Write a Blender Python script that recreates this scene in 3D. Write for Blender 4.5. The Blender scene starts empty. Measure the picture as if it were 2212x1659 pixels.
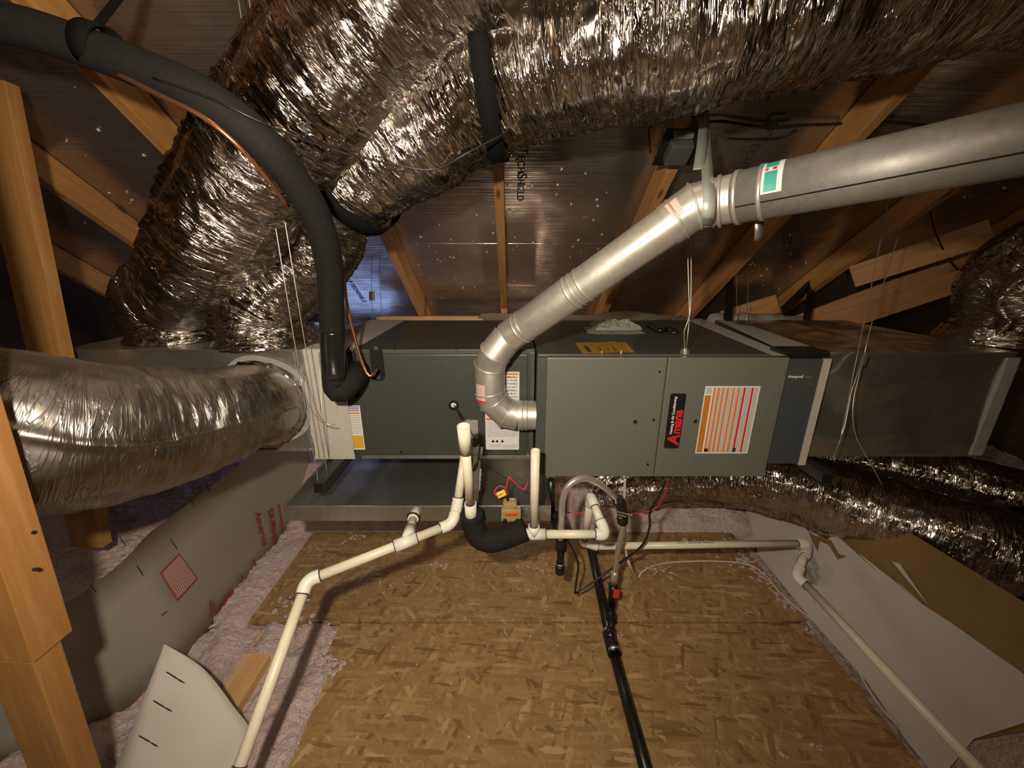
import bpy, bmesh, math, random
from mathutils import Vector, Matrix, noise
random.seed(7)
C = bpy.context.scene.collection
V = Vector
PI = math.pi

# ------------------------------------------------------------------ camera
H = 1.52; F = 850.0; CX, CY = 1106.0, 829.5
TH = math.radians(17.6); CT, ST = math.cos(TH), math.sin(TH)
cam_d = bpy.data.cameras.new('camera'); cam = bpy.data.objects.new('camera', cam_d); C.objects.link(cam)
cam.location = (0, 0, H); cam.rotation_euler = (PI/2 - TH, 0, 0)
cam_d.sensor_fit = 'HORIZONTAL'; cam_d.sensor_width = 36; cam_d.lens = 36*F/2212; cam_d.clip_start = 0.02
bpy.context.scene.camera = cam
# ------------------------------------------------------------------ world, lights, exposure
sc = bpy.context.scene
sc.view_settings.view_transform = 'Standard'; sc.view_settings.look = 'None'
sc.view_settings.gamma = 1; sc.view_settings.use_curve_mapping = False
sc.view_settings.exposure = 0.0
w = bpy.data.worlds.new('world'); sc.world = w; w.use_nodes = True
w.node_tree.nodes['Background'].inputs[0].default_value = (0.55, 0.40, 0.26, 1)
w.node_tree.nodes['Background'].inputs[1].default_value = 0.02

def lamp(name, loc, power, col, radius):
    d = bpy.data.lights.new(name, 'POINT'); d.energy = power; d.color = col; d.shadow_soft_size = radius
    o = bpy.data.objects.new(name, d); C.objects.link(o); o.location = loc; return o
# the hand torch beside the camera: a wide soft cone
d_ = bpy.data.lights.new('hand_torch', 'SPOT'); d_.energy = 98; d_.color = (1.0, 0.87, 0.69); d_.shadow_soft_size = .025
d_.spot_size = math.radians(150); d_.spot_blend = .75
o_ = bpy.data.objects.new('hand_torch', d_); C.objects.link(o_); o_.location = (-.17, -.02, 1.68)
o_.rotation_euler = (PI/2 - math.radians(13), 0, math.radians(9))
lamp('deck_glow_fill', (0.05, 2.60, 0.62), 6.0, (1.0, 0.80, 0.56), 0.16)  # unseen lamp added behind the furnace to make the glow on the roof foil
lamp('rear_fill_lamp', (0.35, -1.3, 2.35), 26, (1.0, 0.78, 0.54), 0.25)  # unseen fill lamp, added high behind the camera
# ------------------------------------------------------------------ pixel -> place helpers
def ray(x, y):
    a = (x-CX)/F; b = (y-CY)/F
    return V((a, CT - b*ST, -ST - b*CT))
def at(x, y, d): return V((0, 0, H)) + ray(x, y)*d
def atY(x, y, Y): r = ray(x, y); return V((0, 0, H)) + r*(Y/r.y)
def atZ(x, y, Z): r = ray(x, y); return V((0, 0, H)) + r*((Z-H)/r.z)
def atX(x, y, X): r = ray(x, y); return V((0, 0, H)) + r*(X/r.x)
RZ, RK = 3.22, 0.70                     # roof deck: z = RZ - RK*y
def atR(x, y, off=0.0):
    r = ray(x, y); R = RZ - off
    return V((0, 0, H)) + r*((R-H)/(r.z + RK*r.y))

# ------------------------------------------------------------------ materials
MATS = {}
def new_mat(name):
    m = bpy.data.materials.new(name); m.use_nodes = True; MATS[name] = m
    nt = m.node_tree; return m, nt, nt.nodes['Principled BSDF']
def N(nt, t, **kw):
    n = nt.nodes.new(t)
    for k, v in kw.items(): setattr(n, k, v)
    return n
def L(nt, a, b): nt.links.new(a, b)
def coord(nt, which='Object', scale=(1, 1, 1), rot=(0, 0, 0)):
    tc = N(nt, 'ShaderNodeTexCoord'); mp = N(nt, 'ShaderNodeMapping')
    mp.inputs['Scale'].default_value = scale; mp.inputs['Rotation'].default_value = rot
    L(nt, tc.outputs[which], mp.inputs['Vector']); return mp.outputs[0]
def noise_n(nt, vec, scale, detail=3, rough=.5, dist=0):
    n = N(nt, 'ShaderNodeTexNoise'); n.inputs['Scale'].default_value = scale; n.inputs['Detail'].default_value = detail
    n.inputs['Roughness'].default_value = rough; n.inputs['Distortion'].default_value = dist
    L(nt, vec, n.inputs['Vector']); return n.outputs['Fac']
def ramp(nt, fac, stops):
    r = N(nt, 'ShaderNodeValToRGB'); e = r.color_ramp.elements
    while len(e) < len(stops): e.new(0.5)
    for i, (p, c) in enumerate(stops):
        e[i].position = p; e[i].color = (c[0], c[1], c[2], 1) if not isinstance(c, (int, float)) else (c, c, c, 1)
    L(nt, fac, r.inputs[0]); return r.outputs[0]
def bump(nt, bs, h, strength=.3, dist=.01, prev=None):
    b = N(nt, 'ShaderNodeBump'); b.inputs['Strength'].default_value = strength; b.inputs['Distance'].default_value = dist
    L(nt, h, b.inputs['Height'])
    if prev is not None: L(nt, prev, b.inputs['Normal'])
    L(nt, b.outputs[0], bs.inputs['Normal']); return b.outputs[0]
def simple(name, col, rough=.5, metal=0, var=.12, vs=30, bmp=0, coat=0, spec=.5):
    m, nt, bs = new_mat(name)
    v = coord(nt)
    f = noise_n(nt, v, vs, 4)
    c0 = tuple(max(0, c*(1-var)) for c in col); c1 = tuple(min(1, c*(1+var)) for c in col)
    L(nt, ramp(nt, f, [(.3, c0), (.7, c1)]), bs.inputs['Base Color'])
    bs.inputs['Roughness'].default_value = rough; bs.inputs['Metallic'].default_value = metal
    bs.inputs['Specular IOR Level'].default_value = spec
    if coat: bs.inputs['Coat Weight'].default_value = coat
    if bmp: bump(nt, bs, noise_n(nt, v, vs*2, 3), bmp, .003)
    return m
def mix(nt, fac, a, b):
    n = N(nt, 'ShaderNodeMix', data_type='RGBA')
    if isinstance(fac, float): n.inputs[0].default_value = fac
    else: L(nt, fac, n.inputs[0])
    for s, i in ((a, 6), (b, 7)):
        if isinstance(s, tuple): n.inputs[i].default_value = (*s, 1)
        else: L(nt, s, n.inputs[i])
    return n.outputs[2]

def facet(nt, scale, rot=0.0, warp=.25):
    """crumple height: every cell a randomly tilted flat facet"""
    v = coord(nt, 'UV', scale, (0, 0, rot))
    nz = N(nt, 'ShaderNodeTexNoise'); nz.inputs['Scale'].default_value = .7; nz.inputs['Detail'].default_value = 2; L(nt, v, nz.inputs['Vector'])
    ad = N(nt, 'ShaderNodeVectorMath', operation='MULTIPLY_ADD'); ad.inputs[1].default_value = (warp*2, warp*2, 0)
    L(nt, nz.outputs['Color'], ad.inputs[0]); L(nt, v, ad.inputs[2])
    vo = N(nt, 'ShaderNodeTexVoronoi', feature='F1'); vo.inputs['Scale'].default_value = 1; L(nt, ad.outputs[0], vo.inputs['Vector'])
    c = N(nt, 'ShaderNodeVectorMath', operation='SUBTRACT'); c.inputs[1].default_value = (.5, .5, .5); L(nt, vo.outputs['Color'], c.inputs[0])
    d = N(nt, 'ShaderNodeVectorMath', operation='SUBTRACT'); L(nt, ad.outputs[0], d.inputs[0]); L(nt, vo.outputs['Position'], d.inputs[1])
    dt = N(nt, 'ShaderNodeVectorMath', operation='DOT_PRODUCT'); L(nt, c.outputs[0], dt.inputs[0]); L(nt, d.outputs[0], dt.inputs[1])
    return dt.outputs['Value']
def mk_foil(name, col=(.67, .61, .55), rough=.14, st=1.1):
    m, nt, bs = new_mat(name)
    p = bump(nt, bs, facet(nt, (16, 7, 1), .15), st*.9, .030)
    p = bump(nt, bs, facet(nt, (52, 12, 1), -.1, .4), st*.9, .012, p)
    n1 = noise_n(nt, coord(nt, 'UV', (70, 10, 1)), 1.0, 3, .6, 1.0)
    r1 = ramp(nt, n1, [(.44, 0.0), (.5, 1.0), (.56, 0.0)])
    p = bump(nt, bs, r1, st*.5, .003, p)
    stn = noise_n(nt, coord(nt, 'UV', (2.2, 3, 1)), 1.0, 4)
    L(nt, ramp(nt, stn, [(.35, tuple(k*.62 for k in col)), (.65, col)]), bs.inputs['Base Color'])
    bs.inputs['Metallic'].default_value = 1.0
    L(nt, ramp(nt, stn, [(.3, rough*.8), (.7, rough*1.7)]), bs.inputs['Roughness'])
    return m
mk_foil('foil'); mk_foil('foil_dull', (.46, .42, .37), .34, .55)

def mk_galv(name, col=(.62, .63, .62), rough=.33, wave=.5, metal=.9):
    m, nt, bs = new_mat(name); v = coord(nt)
    vo = N(nt, 'ShaderNodeTexVoronoi', feature='F1'); vo.inputs['Scale'].default_value = 90; L(nt, v, vo.inputs['Vector'])
    sp = noise_n(nt, vo.outputs['Position'], 60, 1)
    L(nt, ramp(nt, sp, [(.3, tuple(k*.85 for k in col)), (.7, col)]), bs.inputs['Base Color'])
    L(nt, ramp(nt, noise_n(nt, v, 6, 4), [(.3, rough*.8), (.7, rough*1.3)]), bs.inputs['Roughness'])
    bs.inputs['Metallic'].default_value = metal
    bump(nt, bs, noise_n(nt, v, 3.2, 1), wave, .05)
    return m
mk_galv('galvanised', (.62, .62, .59), .30, .55); mk_galv('vent_steel', (.74, .70, .62), .40, .10, .75)
mk_galv('vent_dull', (.36, .35, .32), .50, .08, .6); mk_galv('pan_steel', (.58, .57, .52), .25, .35)
mk_galv('return_steel', (.60, .59, .53), .22, .9)

def mk_wood(name, c0, c1, knots=True, rough=.6):
    m, nt, bs = new_mat(name)
    v = coord(nt, 'Object', (1.4, 22, 22)); f = noise_n(nt, v, 1.3, 5, .6, 1.5)
    fine = noise_n(nt, coord(nt, 'Object', (6, 160, 160)), 1, 3)
    col = ramp(nt, f, [(.25, c0), (.5, tuple((a+b)/2 for a, b in zip(c0, c1))), (.62, c1), (.8, tuple(k*.8 for k in c1))])
    if knots:
        vo = N(nt, 'ShaderNodeTexVoronoi', feature='F1'); vo.inputs['Scale'].default_value = 1.0
        L(nt, coord(nt, 'Object', (2.6, 8, 8)), vo.inputs['Vector'])
        k = ramp(nt, vo.outputs['Distance'], [(.07, 1.0), (.12, 0.0)])
        col = mix(nt, k, col, tuple(x*.28 for x in c0))
    L(nt, col, bs.inputs['Base Color']); bs.inputs['Roughness'].default_value = rough
    bump(nt, bs, fine, .25, .002); return m
mk_wood('rafter_wood', (.36, .16, .045), (.52, .26, .085)); mk_wood('post_wood', (.30, .135, .036), (.40, .20, .062))
mk_wood('plate_wood', (.60, .32, .12), (.72, .44, .20))

def mk_osb():
    m, nt, bs = new_mat('osb')
    col = None; hgt = None
    base = ramp(nt, noise_n(nt, coord(nt), 5, 4), [(.3, (.27, .15, .052)), (.7, (.41, .25, .10))])
    col = base
    for i, (ang, sc_) in enumerate([(.25, (12, 60, 1)), (-.5, (14, 70, 1)), (1.3, (15, 66, 1)), (.8, (22, 80, 1)), (-1.2, (14, 60, 1)), (.05, (12, 74, 1))]):
        vec = coord(nt, 'Object', (1, 1, 1), (0, 0, ang)); mp = N(nt, 'ShaderNodeMapping')
        mp.inputs['Scale'].default_value = sc_; mp.inputs['Location'].default_value = (i*3.7, i*1.3, 0); L(nt, vec, mp.inputs['Vector'])
        nz = N(nt, 'ShaderNodeTexNoise'); nz.inputs['Scale'].default_value = .8; L(nt, mp.outputs[0], nz.inputs['Vector'])
        ad = N(nt, 'ShaderNodeVectorMath', operation='MULTIPLY_ADD'); ad.inputs[1].default_value = (.8, .8, 0)
        L(nt, nz.outputs['Color'], ad.inputs[0]); L(nt, mp.outputs[0], ad.inputs[2])
        vo = N(nt, 'ShaderNodeTexVoronoi', feature='F1'); vo.inputs['Scale'].default_value = 1; L(nt, ad.outputs[0], vo.inputs['Vector'])
        sep = N(nt, 'ShaderNodeSeparateColor'); L(nt, vo.outputs['Color'], sep.inputs[0])
        cc = ramp(nt, sep.outputs[0], [(0.0, (.17, .085, .027)), (.15, (.29, .165, .06)), (.6, (.36, .215, .083)), (.9, (.43, .27, .115)), (1, (.54, .37, .18))])
        msk = ramp(nt, sep.outputs[1], [(.55, 0.0), (.75, .85)])
        col = mix(nt, msk, col, cc)
    L(nt, col, bs.inputs['Base Color']); bs.inputs['Roughness'].default_value = .62
    bump(nt, bs, col, .35, .002)
mk_osb()

def mk_deck():
    m, nt, bs = new_mat('roof_foil')
    f = noise_n(nt, coord(nt, 'Object', (1.5, 70, 70)), 1.2, 4, .6, .4)
    g = noise_n(nt, coord(nt, 'Object', (3, 3, 3)), 1, 3)
    L(nt, ramp(nt, g, [(.3, (.38, .33, .28)), (.7, (.56, .51, .45))]), bs.inputs['Base Color'])
    bs.inputs['Metallic'].default_value = .9
    L(nt, ramp(nt, f, [(.3, .16), (.7, .30)]), bs.inputs['Roughness'])
    p = bump(nt, bs, f, .35, .004); bump(nt, bs, noise_n(nt, coord(nt), 4, 2), .35, .03, p)
mk_deck()

def mk_pink():
    m, nt, bs = new_mat('pink_insulation'); v = coord(nt)
    a = noise_n(nt, v, 9, 4); b = noise_n(nt, v, 90, 6, .7)
    c = mix(nt, b, (.58, .36, .34), (.92, .72, .68))
    L(nt, mix(nt, ramp(nt, a, [(.35, 0.0), (.7, .55)]), c, (.80, .76, .72)), bs.inputs['Base Color'])
    bs.inputs['Roughness'].default_value = .95; bs.inputs['Specular IOR Level'].default_value = .1
    vo = N(nt, 'ShaderNodeTexVoronoi', feature='F1'); vo.inputs['Scale'].default_value = 75; L(nt, v, vo.inputs['Vector'])
    p = bump(nt, bs, vo.outputs['Distance'], -.8, .014); p = bump(nt, bs, b, .8, .010, p); bump(nt, bs, noise_n(nt, v, 30, 4, .7), .8, .03, p)
mk_pink()

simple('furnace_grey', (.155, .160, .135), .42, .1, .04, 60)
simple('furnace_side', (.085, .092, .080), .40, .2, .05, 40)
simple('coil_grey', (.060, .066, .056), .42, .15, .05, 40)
simple('filter_blue', (.062, .070, .078), .5, .1, .05, 40)
simple('duct_tape', (.50, .47, .41), .55, .0, .06, 50, .1)
simple('mastic_grey', (.34, .34, .32), .6, .1, .1, 30, .2)
simple('pvc_cream', (.80, .74, .57), .32, 0, .05, 25)
simple('pvc_white', (.82, .79, .68), .28, 0, .04, 25)
simple('primer_purple', (.035, .03, .11), .5)
simple('black_foam', (.016, .015, .014), .8, 0, .12, 80, .25, 0, .15)
simple('black_tape', (.012, .012, .012), .22, 0, .1, 30, .1)
simple('black_strap', (.006, .006, .006), .8, 0, .3, 400, .5, 0, .12)
simple('black_plastic', (.012, .012, .012), .35)
simple('black_iron', (.022, .019, .017), .32, .35, .3, 60, .1)
simple('zinc', (.60, .60, .55), .35, .9)
simple('strap_steel', (.46, .50, .46), .42, .35, .06, 60)
simple('stainless', (.72, .68, .60), .30, .75, .05, 40)
simple('copper', (.60, .27, .14), .3, .9, .1, 40)
simple('steel_wire', (.55, .52, .46), .35, .7)
simple('brass_switch', (.40, .30, .13), .25, .1, .1, 20)
simple('red_wire', (.55, .02, .03), .4); simple('red_plastic', (.60, .05, .02), .35)
simple('white_cable', (.62, .56, .45), .45)
simple('board_white', (.56, .52, .45), .62, 0, .05, 3, .05)
simple('paper_white', (.72, .72, .72), .6, 0, .03, 30)
simple('print_red', (.30, .035, .025), .6); simple('bright_red', (.70, .02, .03), .45)
simple('orange', (.72, .20, .05), .5, 0, .05); simple('label_orange', (.66, .24, .04), .5)
simple('card_yellow', (.80, .43, .07), .6, 0, .06, 30); simple('label_yellow', (.85, .55, .05), .5)
simple('ink', (.02, .02, .02), .6); simple('ink_blue', (.05, .07, .22), .6); simple('teal', (.05, .36, .30), .5)
simple('silver_label', (.40, .40, .37), .4, .5); simple('splinter', (.75, .70, .58), .4)
simple('strut_paint', (.045, .047, .045), .45, .4, .1, 40)
simple('wall_dark', (.10, .07, .045), .9)

def mk_print(name, base, ink, lines, cut=.5):
    m, nt, bs = new_mat(name)
    tc = N(nt, 'ShaderNodeTexCoord'); sp = N(nt, 'ShaderNodeSeparateXYZ'); L(nt, tc.outputs['UV'], sp.inputs[0])
    mu = N(nt, 'ShaderNodeMath', operation='MULTIPLY'); mu.inputs[1].default_value = lines; L(nt, sp.outputs[1], mu.inputs[0])
    fr = N(nt, 'ShaderNodeMath', operation='FRACT'); L(nt, mu.outputs[0], fr.inputs[0])
    li = ramp(nt, fr.outputs[0], [(.0, 0.0), (.25, 0.0), (.3, 1.0), (.7, 1.0), (.75, 0.0)])
    nz = noise_n(nt, coord(nt, 'UV', (40, lines, 1)), 1.5, 3, .7)
    n2 = ramp(nt, nz, [(cut-.03, 0.0), (cut+.03, 1.0)])
    mm = N(nt, 'ShaderNodeMath', operation='MULTIPLY'); L(nt, li, mm.inputs[0]); L(nt, n2, mm.inputs[1])
    L(nt, mix(nt, mm.outputs[0], base, ink), bs.inputs['Base Color']); bs.inputs['Roughness'].default_value = .5
mk_print('fine_print', (.70, .70, .68), (.22, .22, .22), 9)
mk_print('fine_print_dense', (.66, .64, .58), (.28, .27, .26), 5, .45)
mk_print('silver_print', (.36, .36, .33), (.12, .12, .11), 9)
mk_print('yellow_print', (.78, .45, .04), (.30, .15, .02), 8)
mk_print('red_print', (.50, .38, .34), (.32, .06, .05), 12, .42)
mk_print('pink_print', (.72, .62, .55), (.62, .25, .22), 9, .42)
mk_print('orange_print', (.66, .22, .03), (.30, .10, .01), 4, .45)

def mk_torn():
    m, nt, bs = new_mat('torn_backing'); v = coord(nt)
    L(nt, ramp(nt, noise_n(nt, v, 5, 4), [(.3, (.20, .12, .03)), (.7, (.27, .165, .05))]), bs.inputs['Base Color'])
    bs.inputs['Roughness'].default_value = .7
mk_torn()
def mk_plastic():
    m, nt, bs = new_mat('clear_plastic'); bs.inputs['Base Color'].default_value = (.85, .84, .78, 1)
    bs.inputs['Roughness'].default_value = .22; bs.inputs['Alpha'].default_value = .35
    bump(nt, bs, noise_n(nt, coord(nt), 40, 4), .8, .01)
mk_plastic()
m, nt, bs = new_mat('daylight'); bs.inputs['Emission Color'].default_value = (.30, .46, 1, 1); bs.inputs['Emission Strength'].default_value = 2.8
bs.inputs['Base Color'].default_value = (0, 0, 0, 1)

# ------------------------------------------------------------------ mesh helpers
def finish(name, bm, mat, parent=None, smooth=False, mw=None):
    me = bpy.data.meshes.new(name); bm.to_mesh(me); bm.free()
    mats = mat if isinstance(mat, (list, tuple)) else [mat]
    for k in mats: me.materials.append(MATS[k])
    if smooth:
        for p in me.polygons: p.use_smooth = True
    o = bpy.data.objects.new(name, me); C.objects.link(o)
    if mw is not None: o.matrix_world = mw
    if parent: o.parent = parent
    return o
def tag(o, label, cat, group=None, kind=None):
    o['label'] = label; o['category'] = cat
    if group: o['group'] = group
    if kind: o['kind'] = kind
    return o
def thing(name, label, cat, group=None, loc=None):
    o = bpy.data.objects.new(name, None); C.objects.link(o); o.empty_display_size = .05
    return tag(o, label, cat, group)
def struct(o, label=None):
    o['kind'] = 'structure'
    if label: o['label'] = label
    return o
def box(bm, lo, hi, bevel=0, mi=0):
    lo, hi = V(lo), V(hi)
    M = Matrix.Translation((lo+hi)/2) @ Matrix.Diagonal((*(hi-lo), 1))
    g = bmesh.ops.create_cube(bm, size=1, matrix=M)
    fs = {f for v in g['verts'] for f in v.link_faces}
    for f in fs: f.material_index = mi
    if bevel:
        es = list({e for v in g['verts'] for e in v.link_edges})
        r = bmesh.ops.bevel(bm, geom=es, offset=bevel, segments=2, affect='EDGES', profile=.6)
        for f in r['faces']: f.material_index = mi
def bxo(name, lo, hi, mat, parent=None, bevel=0):
    bm = bmesh.new(); box(bm, lo, hi, bevel); return finish(name, bm, mat, parent)
def cyl(bm, p0, p1, r, r2=None, seg=24, cap=True, mi=0):
    p0, p1 = V(p0), V(p1); d = p1-p0
    M = Matrix.Translation((p0+p1)/2) @ d.to_track_quat('Z', 'Y').to_matrix().to_4x4()
    g = bmesh.ops.create_cone(bm, cap_ends=cap, segments=seg, radius1=r, radius2=r if r2 is None else r2, depth=d.length, matrix=M)
    for f in {f for v in g['verts'] for f in v.link_faces}: f.material_index = mi
def uvquad(name, corners, mat, parent=None, thick=.0006):
    """thin slab label: corners TL,TR,BR,BL, uv mapped"""
    bm = bmesh.new(); tl, tr, br, bl = [V(c) for c in corners]
    n = (tr-tl).cross(bl-tl).normalized()*-1
    uvl = bm.loops.layers.uv.new()
    f = [bm.verts.new(p + n*thick) for p in (bl, br, tr, tl)]; b = [bm.verts.new(p) for p in (bl, br, tr, tl)]
    fr = bm.faces.new(f)
    for l, uv in zip(fr.loops, ((0, 0), (1, 0), (1, 1), (0, 1))): l[uvl].uv = uv
    bm.faces.new(b[::-1])
    for i in range(4): bm.faces.new((f[i], b[i], b[(i+1) % 4], f[(i+1) % 4]))
    bmesh.ops.recalc_face_normals(bm, faces=bm.faces)
    return finish(name, bm, mat, parent)
def spline(pts, step=.02, vals=None):
    pts = [V(p) for p in pts]; out = []; ov = []
    P = [pts[0]*2-pts[1]] + pts + [pts[-1]*2-pts[-2]]
    for i in range(1, len(P)-2):
        a, b, c, d = P[i-1:i+3]; n = max(2, int((c-b).length/step))
        for k in range(n):
            t = k/n
            out.append(.5*((2*b)+(c-a)*t+(2*a-5*b+4*c-d)*t*t+(3*b-a-3*c+d)*t**3))
            if vals: ov.append(vals[i-1]*(1-t)+vals[i]*t)
    out.append(pts[-1])
    if vals: ov.append(vals[-1]); return out, ov
    return out
def frames(path):
    T = []
    for i in range(len(path)):
        a = path[max(0, i-1)]; b = path[min(len(path)-1, i+1)]; T.append((b-a).normalized())
    up = V((0, 0, 1)) if abs(T[0].z) < .9 else V((0, 1, 0))
    n = (up - T[0]*up.dot(T[0])).normalized(); fr = []
    for i, t in enumerate(T):
        n = (n - t*n.dot(t)).normalized(); fr.append((t, n, t.cross(n)))
    return fr
def tube_bm(path, r, seg=16, cap=True, rad=None, disp=None, bm=None, mi=0):
    if bm is None: bm = bmesh.new()
    uvl = bm.loops.layers.uv.verify()
    fr = frames(path); rings = []; s = [0]
    for i in range(1, len(path)): s.append(s[-1]+(path[i]-path[i-1]).length)
    for i, p in enumerate(path):
        t, n, b = fr[i]; ring = []
        R = rad[i] if rad else r
        for k in range(seg):
            a = 2*PI*k/seg; d = n*math.cos(a)+b*math.sin(a)
            rr = R + (disp(s[i], a, p + d*R) if disp else 0)
            ring.append(bm.verts.new(p+d*rr))
        rings.append(ring)
    for i in range(len(rings)-1):
        for k in range(seg):
            k2 = (k+1) % seg
            f = bm.faces.new((rings[i][k], rings[i][k2], rings[i+1][k2], rings[i+1][k])); f.smooth = True; f.material_index = mi
            a0, a1 = k/seg*2*PI*r, (k+1)/seg*2*PI*r
            for l, uv in zip(f.loops, ((s[i], a0), (s[i], a1), (s[i+1], a1), (s[i+1], a0))): l[uvl].uv = uv
    if cap:
        f = bm.faces.new(rings[0]); f.material_index = mi
        f = bm.faces.new(rings[-1][::-1]); f.material_index = mi
    return bm
def fix(bm): bmesh.ops.recalc_face_normals(bm, faces=bm.faces); return bm
def tube(name, pts, r, mat, parent=None, seg=12, step=.02, smooth_path=True, cap=True):
    path = spline(pts, step) if smooth_path else [V(p) for p in pts]
    return finish(name, fix(tube_bm(path, r, seg, cap)), mat, parent)
def pipe(name, p0, p1, r, mat, parent=None, seg=24, hollow=False):
    bm = bmesh.new(); p0, p1 = V(p0), V(p1)
    if hollow:
        d = (p1-p0).normalized()
        tube_bm([p0, p1], r, seg, False, bm=bm); tube_bm([p0, p1], r*.8, seg, False, bm=bm)
        fr = frames([p0, p1])[0]
        for q in (p0, p1):
            o = [bm.verts.new(q + (fr[1]*math.cos(2*PI*k/seg)+fr[2]*math.sin(2*PI*k/seg))*r) for k in range(seg)]
            i_ = [bm.verts.new(q + (fr[1]*math.cos(2*PI*k/seg)+fr[2]*math.sin(2*PI*k/seg))*r*.8) for k in range(seg)]
            for k in range(seg): bm.faces.new((o[k], o[(k+1) % seg], i_[(k+1) % seg], i_[k]))
        bmesh.ops.remove_doubles(bm, verts=bm.verts, dist=1e-5)
    else: tube_bm([p0, p1], r, seg, True, bm=bm)
    return finish(name, fix(bm), mat, parent)
def ringband(name, c, axis, r, width, mat, parent=None, thick=.003, a0=0, a1=2*PI, seg=64, ref=None, wob=None):
    axis = V(axis).normalized(); ref = V(ref) if ref else (V((0, 0, 1)) if abs(axis.z) < .9 else V((1, 0, 0)))
    n = (ref-axis*ref.dot(axis)).normalized(); b = axis.cross(n); bm = bmesh.new(); rows = []
    for k in range(seg+1):
        a = a0+(a1-a0)*k/seg; d = n*math.cos(a)+b*math.sin(a); R = r+(wob(a) if wob else 0)
        rows.append([bm.verts.new(V(c)+d*(R+q)+axis*w_) for q, w_ in ((0, -width/2), (thick, -width/2), (thick, width/2), (0, width/2))])
    for i in range(seg):
        for j in range(4):
            f = bm.faces.new((rows[i][j], rows[i][(j+1) % 4], rows[i+1][(j+1) % 4], rows[i+1][j])); f.smooth = j in (1, 3)
    if a1-a0 < 2*PI-.01: bm.faces.new(rows[0]); bm.faces.new(rows[-1][::-1])
    return finish(name, fix(bm), mat, parent)
def beam(name, p0, p1, w_, h_, mat, parent=None, up=(0, 0, 1), bevel=.002):
    """box along p0->p1 (w across, h along up), local X = length"""
    p0, p1 = V(p0), V(p1); x = (p1-p0).normalized(); up = V(up)
    y = up.cross(x).normalized(); z = x.cross(y); Ln = (p1-p0).length
    bm = bmesh.new(); box(bm, (-Ln/2, -w_/2, -h_/2), (Ln/2, w_/2, h_/2), bevel)
    c = (p0+p1)/2
    M = Matrix(((x.x, y.x, z.x, c.x), (x.y, y.y, z.y, c.y), (x.z, y.z, z.z, c.z), (0, 0, 0, 1)))
    return finish(name, bm, mat, parent, mw=M)
def text(name, s, origin, xa, ya, size, mat, parent=None, ext=.0004, bold=0, shear=0, align='LEFT', space=1.0):
    cu = bpy.data.curves.new('t', 'FONT'); cu.body = s; cu.size = size; cu.extrude = ext; cu.offset = bold; cu.shear = shear
    cu.align_x = align; cu.space_character = space; cu.resolution_u = 3
    to = bpy.data.objects.new('t', cu); C.objects.link(to)
    bpy.context.view_layer.update()
    dg = bpy.context.evaluated_depsgraph_get(); me = bpy.data.meshes.new_from_object(to.evaluated_get(dg))
    bpy.data.objects.remove(to); bpy.data.curves.remove(cu)
    xa, ya = V(xa).normalized(), V(ya).normalized(); za = xa.cross(ya); o_ = V(origin)
    me.transform(Matrix(((xa.x, ya.x, za.x, o_.x), (xa.y, ya.y, za.y, o_.y), (xa.z, ya.z, za.z, o_.z), (0, 0, 0, 1))))
    me.name = name; me.materials.clear(); me.materials.append(MATS[mat])
    ob = bpy.data.objects.new(name, me); C.objects.link(ob)
    if parent: ob.parent = parent
    return ob
XA, ZA = V((1, 0, 0)), V((0, 0, 1))

# ================================================================== SETTING
# roof deck (rear slope in view) and the opposite slope over the camera
RN = V((0, -RK, -1)).normalized()       # faces down into the attic
RD = V((0, 1, -RK)).normalized()        # down the slope
def slope_sheet(name, y0, y1, sgn=1):
    bm = bmesh.new(); z = lambda y: RZ-RK*y
    pts = [(-3.6, y0, z(y0)), (3.6, y0, z(y0)), (3.6, y1, z(y1)), (-3.6, y1, z(y1))]
    a = [bm.verts.new(p) for p in pts]; b = [bm.verts.new((p[0], p[1], p[2]+.02)) for p in pts]
    bm.faces.new(a); bm.faces.new(b[::-1])
    for i in range(4): bm.faces.new((a[i], b[i], b[(i+1) % 4], a[(i+1) % 4]))
    o = finish(name, fix(bm), 'roof_foil'); struct(o); return o
ys = atR(1100, 526).y
slope_sheet('ceiling', ys+.0006, 3.7); slope_sheet('ceiling', ys-1.217, ys-.0006); slope_sheet('ceiling', -.35, ys-1.2182)
bm = bmesh.new(); zr = RZ+.35*RK
a = [bm.verts.new(p) for p in ((-3.6, -.35, zr), (3.6, -.35, zr), (3.6, -3.2, zr-2.85*RK), (-3.6, -3.2, zr-2.85*RK))]
bm.faces.new(a); bmesh.ops.solidify(bm, geom=bm.faces[:], thickness=.02); struct(finish('ceiling', fix(bm), 'roof_foil'))
struct(bxo('floor', (-3.6, -3.2, -.12), (3.6, 4.2, -.09), 'board_white'))
struct(bxo('wall_left', (-3.66, -3.2, -.1), (-3.6, 3.7, 3.6), 'wall_dark'))
struct(bxo('wall_right', (3.6, -3.2, -.1), (3.66, 3.7, 3.6), 'wall_dark'))
struct(bxo('wall_back', (-3.6, -3.26, -.1), (3.6, -3.2, 1.6), 'wall_dark'))
# soffit daylight gap low under the eave, left of the coil
struct(bxo('window_1', (-1.50, 3.05, .50), (-1.02, 3.07, .84), 'daylight'))
struct(bxo('window_2', (-2.9, 3.0, .62), (-2.65, 3.02, .78), 'daylight'))
p = at(683, 666, 2.6)
struct(bxo('window_3', (p.x-.02, p.y, p.z-.025), (p.x+.02, p.y+.01, p.z+.02), 'daylight'))
struct(bxo('wall_front', (-3.6, 3.4, -.1), (3.6, 3.46, .85), 'wall_dark'))

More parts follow.
